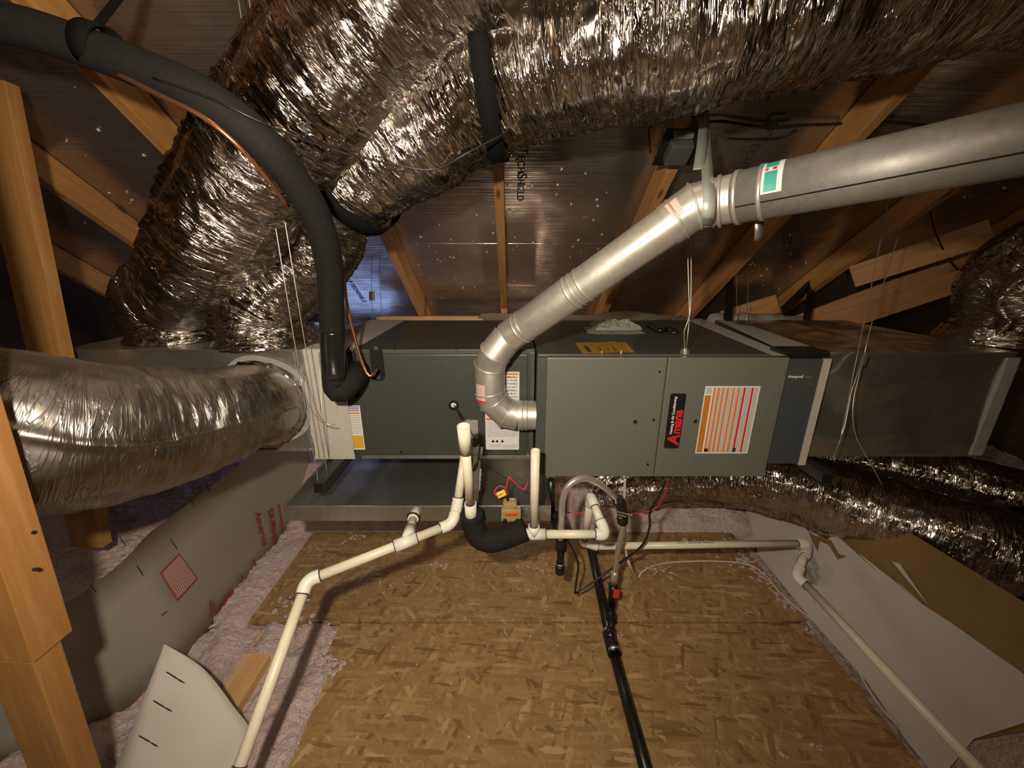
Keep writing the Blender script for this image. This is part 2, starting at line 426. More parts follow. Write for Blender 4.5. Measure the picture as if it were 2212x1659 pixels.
# floor panels
sY = atZ(1000, 1345, 0).y
def osb(name, pts, z0=-.018, z1=0.0):
    bm = bmesh.new(); a = [bm.verts.new((x, y, z1)) for x, y in pts]; b = [bm.verts.new((x, y, z0)) for x, y in pts]
    bm.faces.new(a); bm.faces.new(b[::-1]); n = len(pts)
    for i in range(n): bm.faces.new((a[i], b[i], b[(i+1) % n], a[(i+1) % n]))
    o = finish(name, fix(bm), 'osb'); struct(o); return o
osb('floor', [(-.75, -1.2), (1.27, -1.2), (1.29, sY-.004), (-.75, sY-.004)])
far_osb = osb('floor', [(-1.19, sY+.004), (1.30, sY+.004), (1.28, 1.95), (-1.21, 1.95)])
# joist block showing at the corner of the panels
tag(beam('floor_joist', (-1.04, .55, -.045), (-1.04, 1.30, -.045), .10, .05, 'plate_wood'), 'short orange floor joist showing between the pink insulation at the board corner', 'joist')

# blown insulation height field
def ins_h(x, y):
    n1 = noise.noise(V((x*2.1, y*2.1, 0))); n2 = noise.noise(V((x*9, y*9, 3.3))); n3 = noise.turbulence(V((x*38, y*38, 1)), 3, True)
    out = 0.0
    bl = -1.305 - 2.2*max(0, 1.2-y)**2 - .07
    if x < bl: out = .24 + .10*min(1, (bl-x)/.6)
    elif x > 1.36: out = max(.001, min(.24, (x-1.315)/.62-.09))
    far = 0.0
    if y > 1.93: far = .04+.20*min(1, (y-1.93)/.35)
    base = max(out, far)
    if base == 0:
        # inside the walkway: below the panels, humps along the left border
        base = -.07
        if x < -1.24 and x < -1.22: base = -.02
        if x < -.72 and y < sY: 
            base = -.012 + .03*n2
            dx = abs(x+1.04)
            if dx < .09 and .78 < y < 1.2: base = -.06
        edge = -1.19
        d = x - edge
        if y >= sY and d < .03: base = .02
        if y >= sY and x > 1.24: base = -.01
        if y < sY and x > 1.26: base = -.02
        if y < sY-.03 and -.78 < x < -.70: base = max(base, .008+.03*n2)
    amp = 1.0 if base > -.05 else 0
    return base + amp*(.04*n1*(base > .1) + .018*n2 + .020*n3)
bm = bmesh.new(); nx, ny = 520, 300; x0, x1, y0, y1 = -3.4, 3.4, .35, 3.3
grid = [[bm.verts.new((x0+(x1-x0)*i/nx, y0+(y1-y0)*j/ny, ins_h(x0+(x1-x0)*i/nx, y0+(y1-y0)*j/ny))) for i in range(nx+1)] for j in range(ny+1)]
for j in range(ny):
    for i in range(nx): bm.faces.new((grid[j][i], grid[j][i+1], grid[j+1][i+1], grid[j+1][i])).smooth = True
tag(finish('blown_insulation', bm, 'pink_insulation'), 'pale pink loose blown insulation spread around the boarded walkway', 'insulation', kind='stuff')
# loose tufts on the boards
bm = bmesh.new()
def tuft(bm, c, s):
    g = bmesh.ops.create_icosphere(bm, subdivisions=2, radius=s)
    sx, sy = random.uniform(.6, 1.8), random.uniform(.5, 1.2); an = random.uniform(0, PI); o_ = V((random.random()*9, random.random()*9, 0))
    for v in g['verts']:
        q = v.co*(1+.8*noise.noise(v.co/s*1.3+o_)); x, y = q.x*sx, q.y*sy
        v.co = V((x*math.cos(an)-y*math.sin(an), x*math.sin(an)+y*math.cos(an), max(q.z*.35+s*.15, 0)))+V(c)
def cluster(px, py, n, spread, s, z=0.001):
    c = atZ(px, py, z)
    for _ in range(n):
        tuft(bm, (c.x+random.gauss(0, spread), c.y+random.gauss(0, spread*.7), z), s*random.uniform(.4, 1.2))
for px, py, n, sp_, s in [(770, 1160, 14, .03, .009), (650, 1180, 8, .03, .008), (950, 1225, 10, .025, .008), (905, 1240, 6, .03, .006), (1170, 1235, 12, .02, .009), (1145, 1265, 6, .02, .008),
        (1130, 1225, 5, .015, .007), (1178, 1310, 5, .01, .006), (800, 1250, 6, .04, .006), (845, 1272, 5, .02, .006), (1400, 1230, 8, .025, .008), (1440, 1240, 8, .03, .008), (1620, 1230, 26, .05, .012),
        (1600, 1205, 16, .05, .012), (1650, 1250, 12, .03, .010), (700, 1430, 16, .03, .011), (725, 1440, 14, .025, .012), (630, 1300, 20, .05, .011), (600, 1240, 10, .04, .008), (640, 1150, 22, .03, .012), (600, 1185, 18, .03, .012),
        (560, 1240, 24, .03, .013), (520, 1290, 26, .03, .013), (480, 1345, 26, .03, .014), (620, 1600, 16, .03, .010), (650, 1350, 14, .06, .010), (1780, 1370, 14, .03, .010), (1770, 1620, 5, .02, .008), (1690, 1630, 3, .01, .008),
        (1560, 1180, 14, .05, .011), (1500, 1170, 10, .04, .010), (1340, 1370, 8, .015, .006), (1190, 1400, 5, .03, .004), (1060, 1165, 8, .02, .010)]:
    cluster(px, py, n, sp_, s)
for _ in range(170):
    x = random.uniform(-.7, 1.15); y = random.uniform(.55, 1.9); tuft(bm, (x, y, .001), random.uniform(.0015, .0045))
tag(finish('insulation_scraps', bm, 'pink_insulation', smooth=True), 'scattered pale tufts of insulation fluff lying on the oriented strand boards', 'insulation', kind='stuff')

# rafters
def rafter(X, y0, y1, label, w_=.042):
    mid = .075
    o = beam('roof_rafter', (X, y0, RZ-RK*y0-mid), (X, y1, RZ-RK*y1-mid), w_, .118, 'rafter_wood', up=(0, RK, 1))
    return tag(o, label, 'rafter', 'rafters under the foil roof deck')
for X, lb in [(-2.56, 'dark wooden rafter at the far left edge, mostly hidden behind the tall post'), (-1.93, 'brown wooden rafter sloping down behind the tall upright post at left'),
              (-1.30, 'brown rafter sloping down left of the two foil ducts, under the black insulated tube'), (-.63, 'brown rafter right of the blue lit foil patch, rising behind the foil ducts'),
              (-.055, 'thin brown rafter in the middle, beside the printed roof foil lettering'), (.635, 'brown rafter behind the bend of the silver vent pipe, with a small transformer'),
              (1.26, 'brown rafter passing under the right vent pipe beside its steel strap'), (1.86, 'shadowed brown rafter at right behind two hanging cables'), (2.5, 'dark rafter at the far right edge behind the upper foil duct')]:
    rafter(X, .2, 3.25, lb)
# truss members at the right
tag(beam('truss_web', at(1715, 716, 2.75), at(2140, 566, 2.15), .04, .20, 'rafter_wood', up=(0, 0, 1)), 'wide light brown truss board rising to the right behind the hanging cables', 'truss board')
tag(beam('truss_web', at(1560, 690, 2.75), at(1680, 655, 2.6), .04, .12, 'rafter_wood', up=(0, 0, 1)), 'short brown truss board end just above the grey duct behind the furnace', 'truss board')
tag(beam('truss_web', at(1840, 598, 2.2), at(2140, 500, 1.88), .04, .12, 'rafter_wood', up=(0, 0, 1)), 'upper brown truss board at right, ending in a square cut', 'truss board')
tag(beam('top_plate', (-.95, 2.78, 1.12), (.15, 2.78, 1.12), .05, .04, 'plate_wood'), 'light wooden strip showing just above the dark coil cabinet', 'wood strip')
# left tall post
pa_, pb_ = at(-17, 178, 1.20), at(110, 765, 1.38)
tag(beam('wooden_post', pa_, pa_+(pb_-pa_)*1.9, .120, .04, 'post_wood', up=(0, 1, 0)), 'tall light wooden post standing behind the front foil duct at left', 'post')
po = thing('near_wooden_post', 'large light brown wooden post in the lower left foreground with jagged cut end', 'post')
cx_ = lambda z: -1.03+.105*(z-.36)-.05
beam('lower_board', (cx_(.728), .628, .728), (cx_(.0), .628, .0), .10, .053, 'post_wood', po, up=(0, -1, 0))
beam('upper_board', (cx_(2.4)+.002, .638, 2.4), (cx_(.73)+.002, .638, .73), .104, .076, 'post_wood', po, up=(0, -1, 0))
for (x, y) in ((73, 1150), (83, 1230), (16, 1075)):
    c = atX(x, y, -1.03+.105*(1.0-.36)+.006)
    bm = bmesh.new(); cyl(bm, c+V((.002, 0, 0)), c+V((-.01, 0, 0)), .0035, seg=10); finish('screw_head', bm, 'black_iron', po)
tag(beam('joist_stub', at(205, 1095, 1.75), at(205, 1175, 1.75), .075, .05, 'rafter_wood', up=(0, 1, 0)), 'short brown wood block standing in pink insulation beneath the left duct', 'wood block')

# nail tips with bright splinters on the deck
def chip_mesh(seed):
    random.seed(seed); bm = bmesh.new()
    cyl(bm, (0, 0, 0), (random.uniform(-.002, .002), 0, .010), .0012, .0004, 6)
    n = 5; c = [bm.verts.new((math.cos(2*PI*k/n)*random.uniform(.002, .008), math.sin(2*PI*k/n)*random.uniform(.002, .006), random.uniform(.001, .006))) for k in range(n)]
    bm.faces.new(c); bmesh.ops.solidify(bm, geom=bm.faces[-1:], thickness=.0006)
    me = bpy.data.meshes.new('roofing_nail'); bm.to_mesh(me); bm.free(); me.materials.append(MATS['splinter']); return me
chips = [chip_mesh(i) for i in range(7)]
random.seed(11)
spots = [(1020, 520), (1175, 507), (1255, 543), (1052, 543), (980, 555), (960, 560), (995, 540), (940, 545), (1000, 620), (960, 610), (975, 640), (1040, 635), (1010, 648), (985, 603), (1065, 480), (1185, 470), (1300, 505), (1290, 430), (1310, 415), (1150, 400), (1100, 455), (930, 600), (905, 570), (1165, 540)]
for _ in range(80): spots.append((random.uniform(870, 1300), random.uniform(300, 660)))
for _ in range(40): spots.append((random.uniform(1560, 1760), random.uniform(420, 640)))
for _ in range(30): spots.append((random.uniform(1860, 2200), random.uniform(390, 560)))
for _ in range(24): spots.append((random.uniform(120, 420), random.uniform(130, 520)))
q0 = RN.to_track_quat('Z', 'Y')
RX = [-2.56, -1.93, -1.30, -.63, -.055, .635, 1.26, 1.86, 2.5]
for x, y in spots:
    c = atR(x, y)
    if min(abs(c.x-r) for r in RX) < .03: c.x += .06
    o = bpy.data.objects.new('roofing_nail', random.choice(chips)); C.objects.link(o)
    q = q0.copy(); o.rotation_mode = 'QUATERNION'; q.rotate(Matrix.Rotation(random.uniform(0, 6), 3, RN)); o.rotation_quaternion = q
    s = random.uniform(.5, 1.6); o.scale = (s, s, s); o.location = c
    tag(o, 'pale bent nail point with a torn fleck poking through the foil roof deck', 'nail', 'nail points in the foil roof deck')

# printing on the deck
def deck_text(s, px, py, size, capscale=1.35, name='printed_lettering', label=''):
    o = thing(name, label, 'lettering'); c = atR(px, py, .001) ; adv = 0
    for ch, big in s:
        t = text('letters', ch, c+RD*adv, RD, XA, size*(capscale if big else 1), 'ink', o, .0003, .0006, space=1.08)
        xs = [v.co.dot(RD) for v in t.data.vertices]; adv = max(xs)-c.dot(RD)+size*.1
    return o
deck_text([('T', 1), ('ECH', 0), ('S', 1), ('HIELD', 0)], 1119, 318, .045, label='black block lettering printed on roof foil beside the middle rafter')
deck_text([('T', 1), ('ECH', 0), ('S', 1), ('HIELD', 0)], 1642, 288, .050, label='black block lettering printed on roof foil above the vent pipe bend')
deck_text([('LP', 1)], 1668, 240, .060, label='two large printed letters at the top of the roof foil near the vent pipe')
deck_text([('LP TECHSHIELD', 0)], 748, 603, .040, label='black lettering printed on the blue lit patch of roof foil')

# ================================================================== FURNACE
FY = 1.335; ZT = 1.197; ZB = .722
XL = atY(1182, 775, FY).x; XR = atY(1708, 773, FY).x; XS = atY(1444, 774, FY).x; XC = atY(1163, 774, FY).x
BY = 2.19
fu = thing('furnace', 'large grey horizontal gas furnace cabinet hanging right of the dark coil cabinet', 'furnace')
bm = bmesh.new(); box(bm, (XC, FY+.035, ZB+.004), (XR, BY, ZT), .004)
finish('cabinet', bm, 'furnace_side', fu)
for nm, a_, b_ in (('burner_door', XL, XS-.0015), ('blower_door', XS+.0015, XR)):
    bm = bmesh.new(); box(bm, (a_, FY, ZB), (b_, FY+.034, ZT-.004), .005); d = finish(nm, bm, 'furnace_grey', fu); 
bxo('filler_strip', (XC-.002, FY+.012, ZB+.002), (XL-.0005, FY+.036, ZT-.008), 'furnace_side', fu)
def screw(par, c, r=.005, mat='black_iron', name='screw', nrm=(0, -1, 0)):
    bm = bmesh.new(); c = V(c); n = V(nrm)
    cyl(bm, c-n*.002, c+n*.002, r, r*.8, 12); finish(name, bm, mat, par)
for x, y in ((1425, 803), (1412, 907), (1399, 1003)): screw(fu, atY(x, y, FY))
for x, y, q in ((1372, 911, .012), (1502, 910, .012)):
    c = atY(x, y, FY); ringband('sight_port', c, (0, -1, 0), q*.55, .004, 'zinc', fu, q*.45, seg=24)
    screw(fu, c, q*.62, 'black_plastic', 'port_glass')
# badge
def rbox(name, x0, x1, z0, z1, y, t, rad, mat, par):
    bm = bmesh.new(); vs = []
    for cx, cz, a0 in ((x1-rad, z1-rad, 0), (x0+rad, z1-rad, 90), (x0+rad, z0+rad, 180), (x1-rad, z0+rad, 270)):
        for k in range(7):
            a = math.radians(a0+15*k); vs.append((cx+rad*math.cos(a), cz+rad*math.sin(a)))
    a = [bm.verts.new((p[0], y-t, p[1])) for p in vs]; b = [bm.verts.new((p[0], y, p[1])) for p in vs]
    bm.faces.new(a); bm.faces.new(b[::-1]); n = len(vs)
    for i in range(n): bm.faces.new((a[i], b[i], b[(i+1) % n], a[(i+1) % n]))
    return finish(name, fix(bm), mat, par)
b0 = atY(1434.5, 968, FY); b1 = atY(1484, 850, FY)
bx0, bx1 = atY(1434.5, 960, FY).x, atY(1467, 960, FY).x
bz0, bz1 = b0.z, b1.z
badge = rbox('name_badge', bx0, bx1, bz0, bz1, FY, .002, .008, 'black_plastic', fu)
bw = bx1-bx0; bh = bz1-bz0
text('badge_word', 'A', (bx0+bw*.90, FY-.0026, bz0+bh*.07), ZA, -XA, bw*1.05, 'bright_red', badge, .0005, bw*.03, .12)
text('badge_word', 'mana', (bx0+bw*.90, FY-.0026, bz0+bh*.27), ZA, -XA, bw*.80, 'bright_red', badge, .0005, bw*.028, .12, space=.98)
text('badge_small_print', 'Heating & Air Conditioning', (bx0+bw*.40, FY-.0026, bz0+bh*.27), ZA, -XA, bw*.235, 'paper_white', badge, .0004, bw*.006)
# warning label
def rect(par, name, x0, x1, z0, z1, y, mat, t=.0006):
    return uvquad(name, ((x0, y, z1), (x1, y, z1), (x1, y, z0), (x0, y, z0)), mat, par, t)
def rectR(par, name, x0, x1, z0, z1, y, mat, t=.0006):   # print running upward
    return uvquad(name, ((x0, y, z0), (x0, y, z1), (x1, y, z1), (x1, y, z0)), mat, par, -t)
lx0, lx1 = atY(1524, 834, FY).x, atY(1643, 835, FY).x; lz1, lz0 = atY(1524, 834, FY).z, atY(1498, 979.5, FY).z
wl = rect(fu, 'warning_label', lx0, lx1, lz0, lz1, FY, 'paper_white'); LW = lx1-lx0; LH = lz1-lz0
def sub(u0, u1, v0, v1, mat, k=1, nm='label_stripe'):
    x0_, x1_ = lx0+LW*u0, lx0+LW*u1; z0_, z1_ = lz0+LH*v0, lz0+LH*v1; y = FY-.0006*k
    return uvquad(nm, ((x0_, y, z0_), (x0_, y, z1_), (x1_, y, z1_), (x1_, y, z0_)), mat, wl, .0004)
sub(.02, .125, .02, .87, 'orange_print'); sub(.02, .13, .89, .98, 'fine_print_dense')
for u, m_ in ((.175, 'orange'), (.255, 'orange'), (.335, 'orange'), (.42, 'orange'), (.525, 'orange'), (.62, 'orange'), (.72, 'print_red2'), (.865, 'print_red2')):
    mt = 'bright_red' if m_ == 'print_red2' else 'orange'
    sub(u-.018, u+.018, .02, .98, mt)
for u0, u1 in ((.20, .235), (.28, .315), (.36, .40), (.445, .50), (.55, .60), (.645, .70), (.745, .84), (.89, .97)): sub(u0, u1, .02, .98, 'fine_print_dense')
sub(.16, .23, .03, .08, 'ink', 1.6, 'pictogram'); sub(.70, .76, .03, .09, 'ink', 1.6, 'pictogram')
# coil cabinet
CYF = 1.45; CB = .748; cxl = atY(737, 760, CYF).x
coil = thing('coil_cabinet', 'dark grey green evaporator coil cabinet between left plenum and furnace', 'coil cabinet')
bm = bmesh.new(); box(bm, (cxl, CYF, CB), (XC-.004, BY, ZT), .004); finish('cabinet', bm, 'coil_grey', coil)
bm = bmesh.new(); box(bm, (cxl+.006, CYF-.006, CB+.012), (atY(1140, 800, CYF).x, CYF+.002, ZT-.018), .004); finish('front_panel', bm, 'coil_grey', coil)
bxo('bottom_rail', (cxl+.03, CYF-.012, CB-.004), (XC-.01, CYF+.004, CB+.010), 'zinc', coil, .001)
bxo('top_flange', (cxl+.05, CYF-.008, ZT-.016), (XC-.01, CYF+.002, ZT+.001), 'furnace_side', coil, .001)
bxo('corner_rail', (atY(1145, 800, CYF).x, CYF-.010, CB+.01), (XC-.006, CYF+.002, ZT-.01), 'furnace_side', coil, .002)
for x, y in ((853, 754), (985, 754), (867, 977), (1058, 975), (1113, 976)): screw(coil, atY(x, y, CYF-.008), .004)
c = atY(980, 875, CYF-.006); ringband('rubber_grommet', c, (0, -1, 0), .012, .012, 'black_plastic', coil, .008, seg=24)
screw(coil, c, .012, 'paper_white', 'drain_plug')
# labels on the coil
def plabel(par, name, x0, y0, x1, y1, Y, mat='paper_white'):
    a_, b_ = atY(x0, y0, Y), atY(x1, y1, Y); return rect(par, name, a_.x, b_.x, b_.z, a_.z, Y, mat), a_, b_
cyl_ = CYF-.006
lab, a_, b_ = plabel(coil, 'warning_label', 1046, 803, 1121, 971, cyl_)
def onlab(lab, a_, b_, u0, u1, v0, v1, mat, Y, name='print_block', k=.0007):
    return rect(lab, name, a_.x+(b_.x-a_.x)*u0, a_.x+(b_.x-a_.x)*u1, a_.z+(b_.z-a_.z)*v1, a_.z+(b_.z-a_.z)*v0, Y-k, mat, .0003)
onlab(lab, a_, b_, .03, .97, .015, .04, 'orange', cyl_)
W_ = b_.x-a_.x; Hh = a_.z-b_.z
for i, s in enumerate(('FLAMMABLE', 'GAS. TO BE', 'MAINTAINED', 'ONLY. DO NOT', 'HEAT TURNING,', 'USE OF PROT-', 'COMPLY WITH', 'REGULATIONS.', 'AGENT USED', 'IN DEVICES', 'SERVICES')):
    text('label_text', s, (b_.x-.008, cyl_-.0008, a_.z-Hh*(.075+.041*i)), XA, ZA, .0105, 'ink', lab, .0002, .0002, align='RIGHT')
onlab(lab, a_, b_, .03, .97, .58, .61, 'orange', cyl_)
onlab(lab, a_, b_, .03, .95, .63, .83, 'fine_print', cyl_); onlab(lab, a_, b_, .5, .95, .93, .98, 'fine_print', cyl_); onlab(lab, a_, b_, .1, .45, .92, .97, 'fine_print', cyl_)
bm = bmesh.new()
for u in (.22, .34, .50):
    x = a_.x+W_*u; z = a_.z-Hh*.90
    vs = [bm.verts.new(p) for p in ((x-.007, cyl_-.0009, z), (x+.007, cyl_-.0009, z), (x, cyl_-.0009, z+.012))]; bm.faces.new(vs)
bmesh.ops.solidify(bm, geom=bm.faces[:], thickness=.0002); finish('hazard_symbols', bm, 'ink', lab)
lab, a_, b_ = plabel(coil, 'rating_plate', 1002, 907, 1033, 947, cyl_, 'silver_print')
lab, a_, b_ = plabel(coil, 'caution_label', 751, 876, 789, 971, cyl_)
# keep the slab inside the panel (vertical edges)
for v0 in (.02, .06, .10): onlab(lab, a_, b_, .05, .9, v0, v0+.018, 'ink_blue', cyl_)
onlab(lab, a_, b_, .05, .9, .15, .185, 'orange', cyl_); onlab(lab, a_, b_, .05, .9, .2, .64, 'fine_print', cyl_); onlab(lab, a_, b_, .05, .93, .67, .97, 'yellow_print', cyl_)
# line-set plates on the coil
def plate(name, x0, x1, y0, y1):
    a_, b_ = atY(x0, y0, CYF-.01), atY(x1, y1, CYF-.01)
    return rbox(name, a_.x, b_.x, b_.z, a_.z, CYF-.006, .006, .018, 'black_foam', coil)
pl = plate('rubber_plate', 797, 832, 748, 822); pl2 = plate('rubber_plate', 748, 779, 748, 860)
for x, y, q in ((760, 753, pl2), (812, 752, pl), (817, 815, pl)):
    ringband('plate_washer', atY(x, y, CYF-.013), (0, -1, 0), .004, .002, 'zinc', q, .003, seg=16)
# tape around coil/plenum joint
tp = thing('foil_tape_wrap', 'wide pale grey tape wrapped around the joint left of the dark coil cabinet', 'tape')
tx0 = atY(683, 985, CYF).x
bm = bmesh.new(); nz_ = 24
L0 = []; R0 = []
for i in range(nz_+1):
    z = CB-.005+(ZT-CB+.006)*i/nz_; t = i/nz_
    xr = cxl+.004+.005*noise.noise(V((i*.9, 0, 0)))
    L0.append(V((tx0+.004*math.sin(i*.7)+.02*t, CYF-.010, z))); R0.append(V((xr, CYF-.010, z)))
for i in range(nz_):
    vs = [bm.verts.new(p) for p in (L0[i], R0[i], R0[i+1], L0[i+1])]; bm.faces.new(vs)
bmesh.ops.remove_doubles(bm, verts=bm.verts, dist=1e-5); bmesh.ops.solidify(bm, geom=bm.faces[:], thickness=-.003)
finish('front_strip', fix(bm), 'duct_tape', tp)
bxo('top_strip', (tx0+.02, CYF-.008, ZT-.001), (cxl+.05, BY, ZT+.003), 'duct_tape', tp)
# supply plenum
PX0 = -1.72
plen = thing('supply_plenum', 'shiny galvanised sheet metal plenum box at left holding three foil ducts', 'plenum')
def wavy_box(name, lo, hi, mat, par, amp=.004, seed=0, n=28):
    bm = bmesh.new(); g = bmesh.ops.create_cube(bm, size=1, matrix=Matrix.Translation((V(lo)+V(hi))/2) @ Matrix.Diagonal((*(V(hi)-V(lo)), 1)))
    bmesh.ops.subdivide_edges(bm, edges=bm.edges[:], cuts=n, use_grid_fill=True)
    lo, hi = V(lo), V(hi)
    for v in bm.verts:
        fx = min(v.co.x-lo.x, hi.x-v.co.x); fz = min(v.co.z-lo.z, hi.z-v.co.z); fy = min(v.co.y-lo.y, hi.y-v.co.y)
        k = noise.noise(V((v.co.x*4.5, v.co.z*4.5, seed+v.co.y*4.5)))
        if fy < 1e-5 and fx > .01 and fz > .01: v.co.y -= amp*k*min(1, fx/.08)*min(1, fz/.08)
        if fz < 1e-5 and fx > .01 and fy > .01: v.co.z += amp*k*min(1, fx/.08)*min(1, fy/.08)
    for f in bm.faces: f.smooth = True
    o = finish(name, bm, mat, par); m_ = o.modifiers.new('b', 'EDGE_SPLIT'); m_.split_angle = math.radians(40); return o
wavy_box('box', (PX0, CYF+.002, .775), (cxl-.003, BY-.02, ZT-.004), 'galvanised', plen, .010)
bxo('top_seam', (PX0, CYF-.004, ZT-.010), (cxl-.004, CYF+.004, ZT), 'galvanised', plen, .001)
bm = bmesh.new(); sx = atY(646, 850, CYF).x; box(bm, (sx, CYF-.003, .78), (sx+.006, CYF+.003, ZT-.01), .001); finish('standing_seam', bm, 'galvanised', plen)
bxo('bottom_hem', (PX0, CYF-.003, .772), (cxl-.004, CYF+.004, .780), 'galvanised', plen)
# filter cabinet
FXR = atY(1792, 772, 1.345).x
fc = thing('filter_cabinet', 'blue grey filter housing between the furnace and the return duct, black top cap', 'filter housing')
bm = bmesh.new(); box(bm, (XR+.001, 1.352, atY(1695, 1002, 1.352).z), (FXR-.012, BY, ZT-.012), .004); finish('housing', bm, 'filter_blue', fc)
bm = bmesh.new(); box(bm, (XR-.018, 1.34, ZT-.008), (FXR-.004, 1.43, ZT+.018), .008); finish('top_cap', bm, 'black_plastic', fc)
pa, pb = atY(1703, 797, 1.352), atY(1758, 834, 1.352)
bd = rbox('badge_plate', pa.x-.002, pb.x, pb.z, pa.z, 1.352, .0015, .006, 'furnace_side', fc)
text('badge_word', 'Honeywell', (pa.x+.004, 1.3500, (pa.z+pb.z)/2), XA, ZA, .0125, 'paper_white', bd, .0003, .0004)
text('badge_word', 'Home', (pa.x+.056, 1.3500, (pa.z+pb.z)/2), XA, ZA, .0125, 'silver_label', bd, .0003)
# tape between filter and return + furnace rear strips
bxo('tape_edge', (FXR-.012, 1.347, .765), (FXR+.012, 1.40, ZT-.012), 'duct_tape', fc)
bm = bmesh.new(); pts = [atZ(x, y, ZT+.002) for x, y in ((1485, 692), (1520, 690), (1706, 768), (1670, 768))]
tag(uvquad('grey_tape_strip', [pts[0], pts[1], pts[2], pts[3]], 'duct_tape', None, .001), 'straight pale grey tape strip along the right edge of the furnace top', 'tape')
bm.free()
pts = [atZ(x, y, ZT+.004) for x, y in ((1545, 690), (1610, 700), (1765, 753), (1700, 762))]
tag(uvquad('grey_tape_strip', [pts[0], pts[1], pts[2], pts[3]], 'duct_tape', None, .001), 'wide torn grey tape strip on top of the filter housing, behind its black cap', 'tape')
# return plenum
RYF = 1.40; RXR = atY(2190, 778, RYF).x
rp = thing('return_plenum', 'glossy dark sheet metal return duct box at right beyond the filter housing', 'plenum')
wavy_box('box', (FXR+.012, RYF, .780), (RXR, BY, ZT), 'return_steel', rp, .032, 4)
bxo('tape_corner', (RXR-.03, RYF-.006, .780), (RXR+.02, RYF+.03, ZT-.02), 'mastic_grey', rp, .004)
bxo('bottom_hem', (FXR+.012, RYF-.003, .776), (RXR, RYF+.004, .784), 'galvanised', rp)
bxo('top_hem', (FXR+.012, RYF-.004, ZT-.006), (RXR, RYF+.004, ZT+.001), 'galvanised', rp)

# ================================================================== DUCTS
def foil_duct(name, ctrl, rads, label, mat='foil', par=None, seg=128, step=.008, amp=1.0, seed=0, group='foil insulated flexible ducts'):
    pts = [at(*c) if len(c) == 3 else V(c[:3]) for c in ctrl]
    path, rv = spline(pts, step, rads)
    def disp(s, a, p):
        sd = seed*7.3; ca, sa = math.cos(a), math.sin(a)
        w1 = noise.noise(V((s*5, ca*1.2+sd, sa*1.2)))
        w2 = 1-abs(noise.noise(V((s*26+1.5*w1, ca*2.6, sa*2.6+sd))))*2
        w3 = 1-abs(noise.noise(V((s*60+ca*3, ca*5+sd, sa*5))))*2
        w4 = noise.noise(V((s*12+9, ca*5, sa*5+sd)))
        return amp*(.012*w1 + .0040*w2 + .0022*w3 + .004*w4 + .016*math.exp(-((a-2.2-.3*w1)/.05)**2) + .014*math.exp(-((a-4.6-.3*w1)/.05)**2))
    bm = fix(tube_bm(path, rads[0], seg, True, rv, disp)); o = finish(name, bm, mat, par)
    if not par: tag(o, label, 'duct', group)
    return o, path
base1, base2 = atZ(395, 728, ZT), atZ(578, 738, ZT)
_, d1 = foil_duct('flexible_duct', [tuple(base1)+(0,), tuple(base1+V((.0, -.02, .16)))+(0,), (430, 590, 1.48), (510, 435, 1.25), (650, 240, 1.09), (800, 60, .98), (950, -130, .86), (1120, -190, .78)],
          [.155, .165, .17, .17, .172, .175, .175, .175], 'silver foil duct rising from the left of the plenum top to the upper left ceiling', seed=1)
def tup(v): return tuple(v)+(0,)
_, d2 = foil_duct('flexible_duct', [tup(base2), tup(base2+V((.02, -.01, .15))), (668, 560, 1.52), (735, 430, 1.36), (880, 300, 1.2), (1100, 148, 1.08), (1300, 84, .98), (1500, 30, .92), (1700, -28, .88), (2000, -93, .84), (2250, -150, .82), (2700, -230, .8)],
          [.15, .155, .15, .135, .165, .178, .18, .18, .18, .18, .18, .18], 'large silver foil duct sweeping across the top of the picture, held by black straps', seed=2)
jc = atY(572, 868, CYF-.01)
_, d3 = foil_duct('flexible_duct', [tup(jc+V((-.005, -.03, 0))), (545, 876, 1.38), (440, 905, 1.24), (300, 930, 1.10), (150, 940, .97), (0, 930, .90), (-200, 905, .88)],
          [.125, .138, .160, .178, .185, .187, .187], 'thick dusty foil duct leaving the plenum front and running out to the left', 'foil_dull', seed=3, amp=.8)
foil_duct('flexible_duct', [(1240, 1095, 2.6), (1450, 1035, 2.35), (1660, 1040, 2.05), (1880, 1105, 1.8), (2060, 1165, 1.62), (2250, 1220, 1.5), (2450, 1290, 1.4)],
          [.15, .16, .16, .17, .17, .17, .17], 'bright crumpled foil duct lying low under the return box at right', seed=4)
foil_duct('flexible_duct', [(1700, 985, 2.5), (1850, 990, 2.3), (2050, 1030, 2.1), (2250, 1085, 1.9)], [.12]*4, 'second foil duct lying behind the bright low duct at right', seed=5)
b4 = atZ(2150, 735, ZT)
foil_duct('flexible_duct', [tup(b4), tup(b4+V((.01, 0, .12))), (2205, 600, 1.55), (2320, 540, 1.45), (2500, 470, 1.35)], [.15, .155, .16, .16, .16], 'foil duct rising from the top of the return box at the right edge', seed=6, amp=1.3)
# collars
for c_, r_, lb in ((base1, .19, 'crumpled foil collar sealing the left duct onto the plenum top'), (base2, .185, 'crumpled foil collar sealing the second duct onto the plenum top'), (b4, .19, 'crumpled foil collar sealing the duct onto the return box top')):
    path = [c_+V((0, 0, z)) for z in (.0, .01, .02, .03, .045, .06)]
    bm = fix(tube_bm(path, r_, 96, False, [r_, r_, r_-.012, r_-.015, r_-.02, r_-.03], lambda s, a, p: .010*noise.turbulence(p*30, 2, True)))
    tag(finish('duct_collar', bm, 'foil'), lb, 'duct collar', 'foil duct collars')
ax = (at(548, 878, 1.40)-jc).normalized()
path = [jc+V((0, -1, 0))*t for t in (.0, .008, .02, .035, .05, .065, .08)]
bm = fix(tube_bm(path, .155, 120, False, [.150, .158, .166, .166, .160, .150, .138], lambda s, a, p: .014*noise.turbulence(p*26, 3, True)-.004))
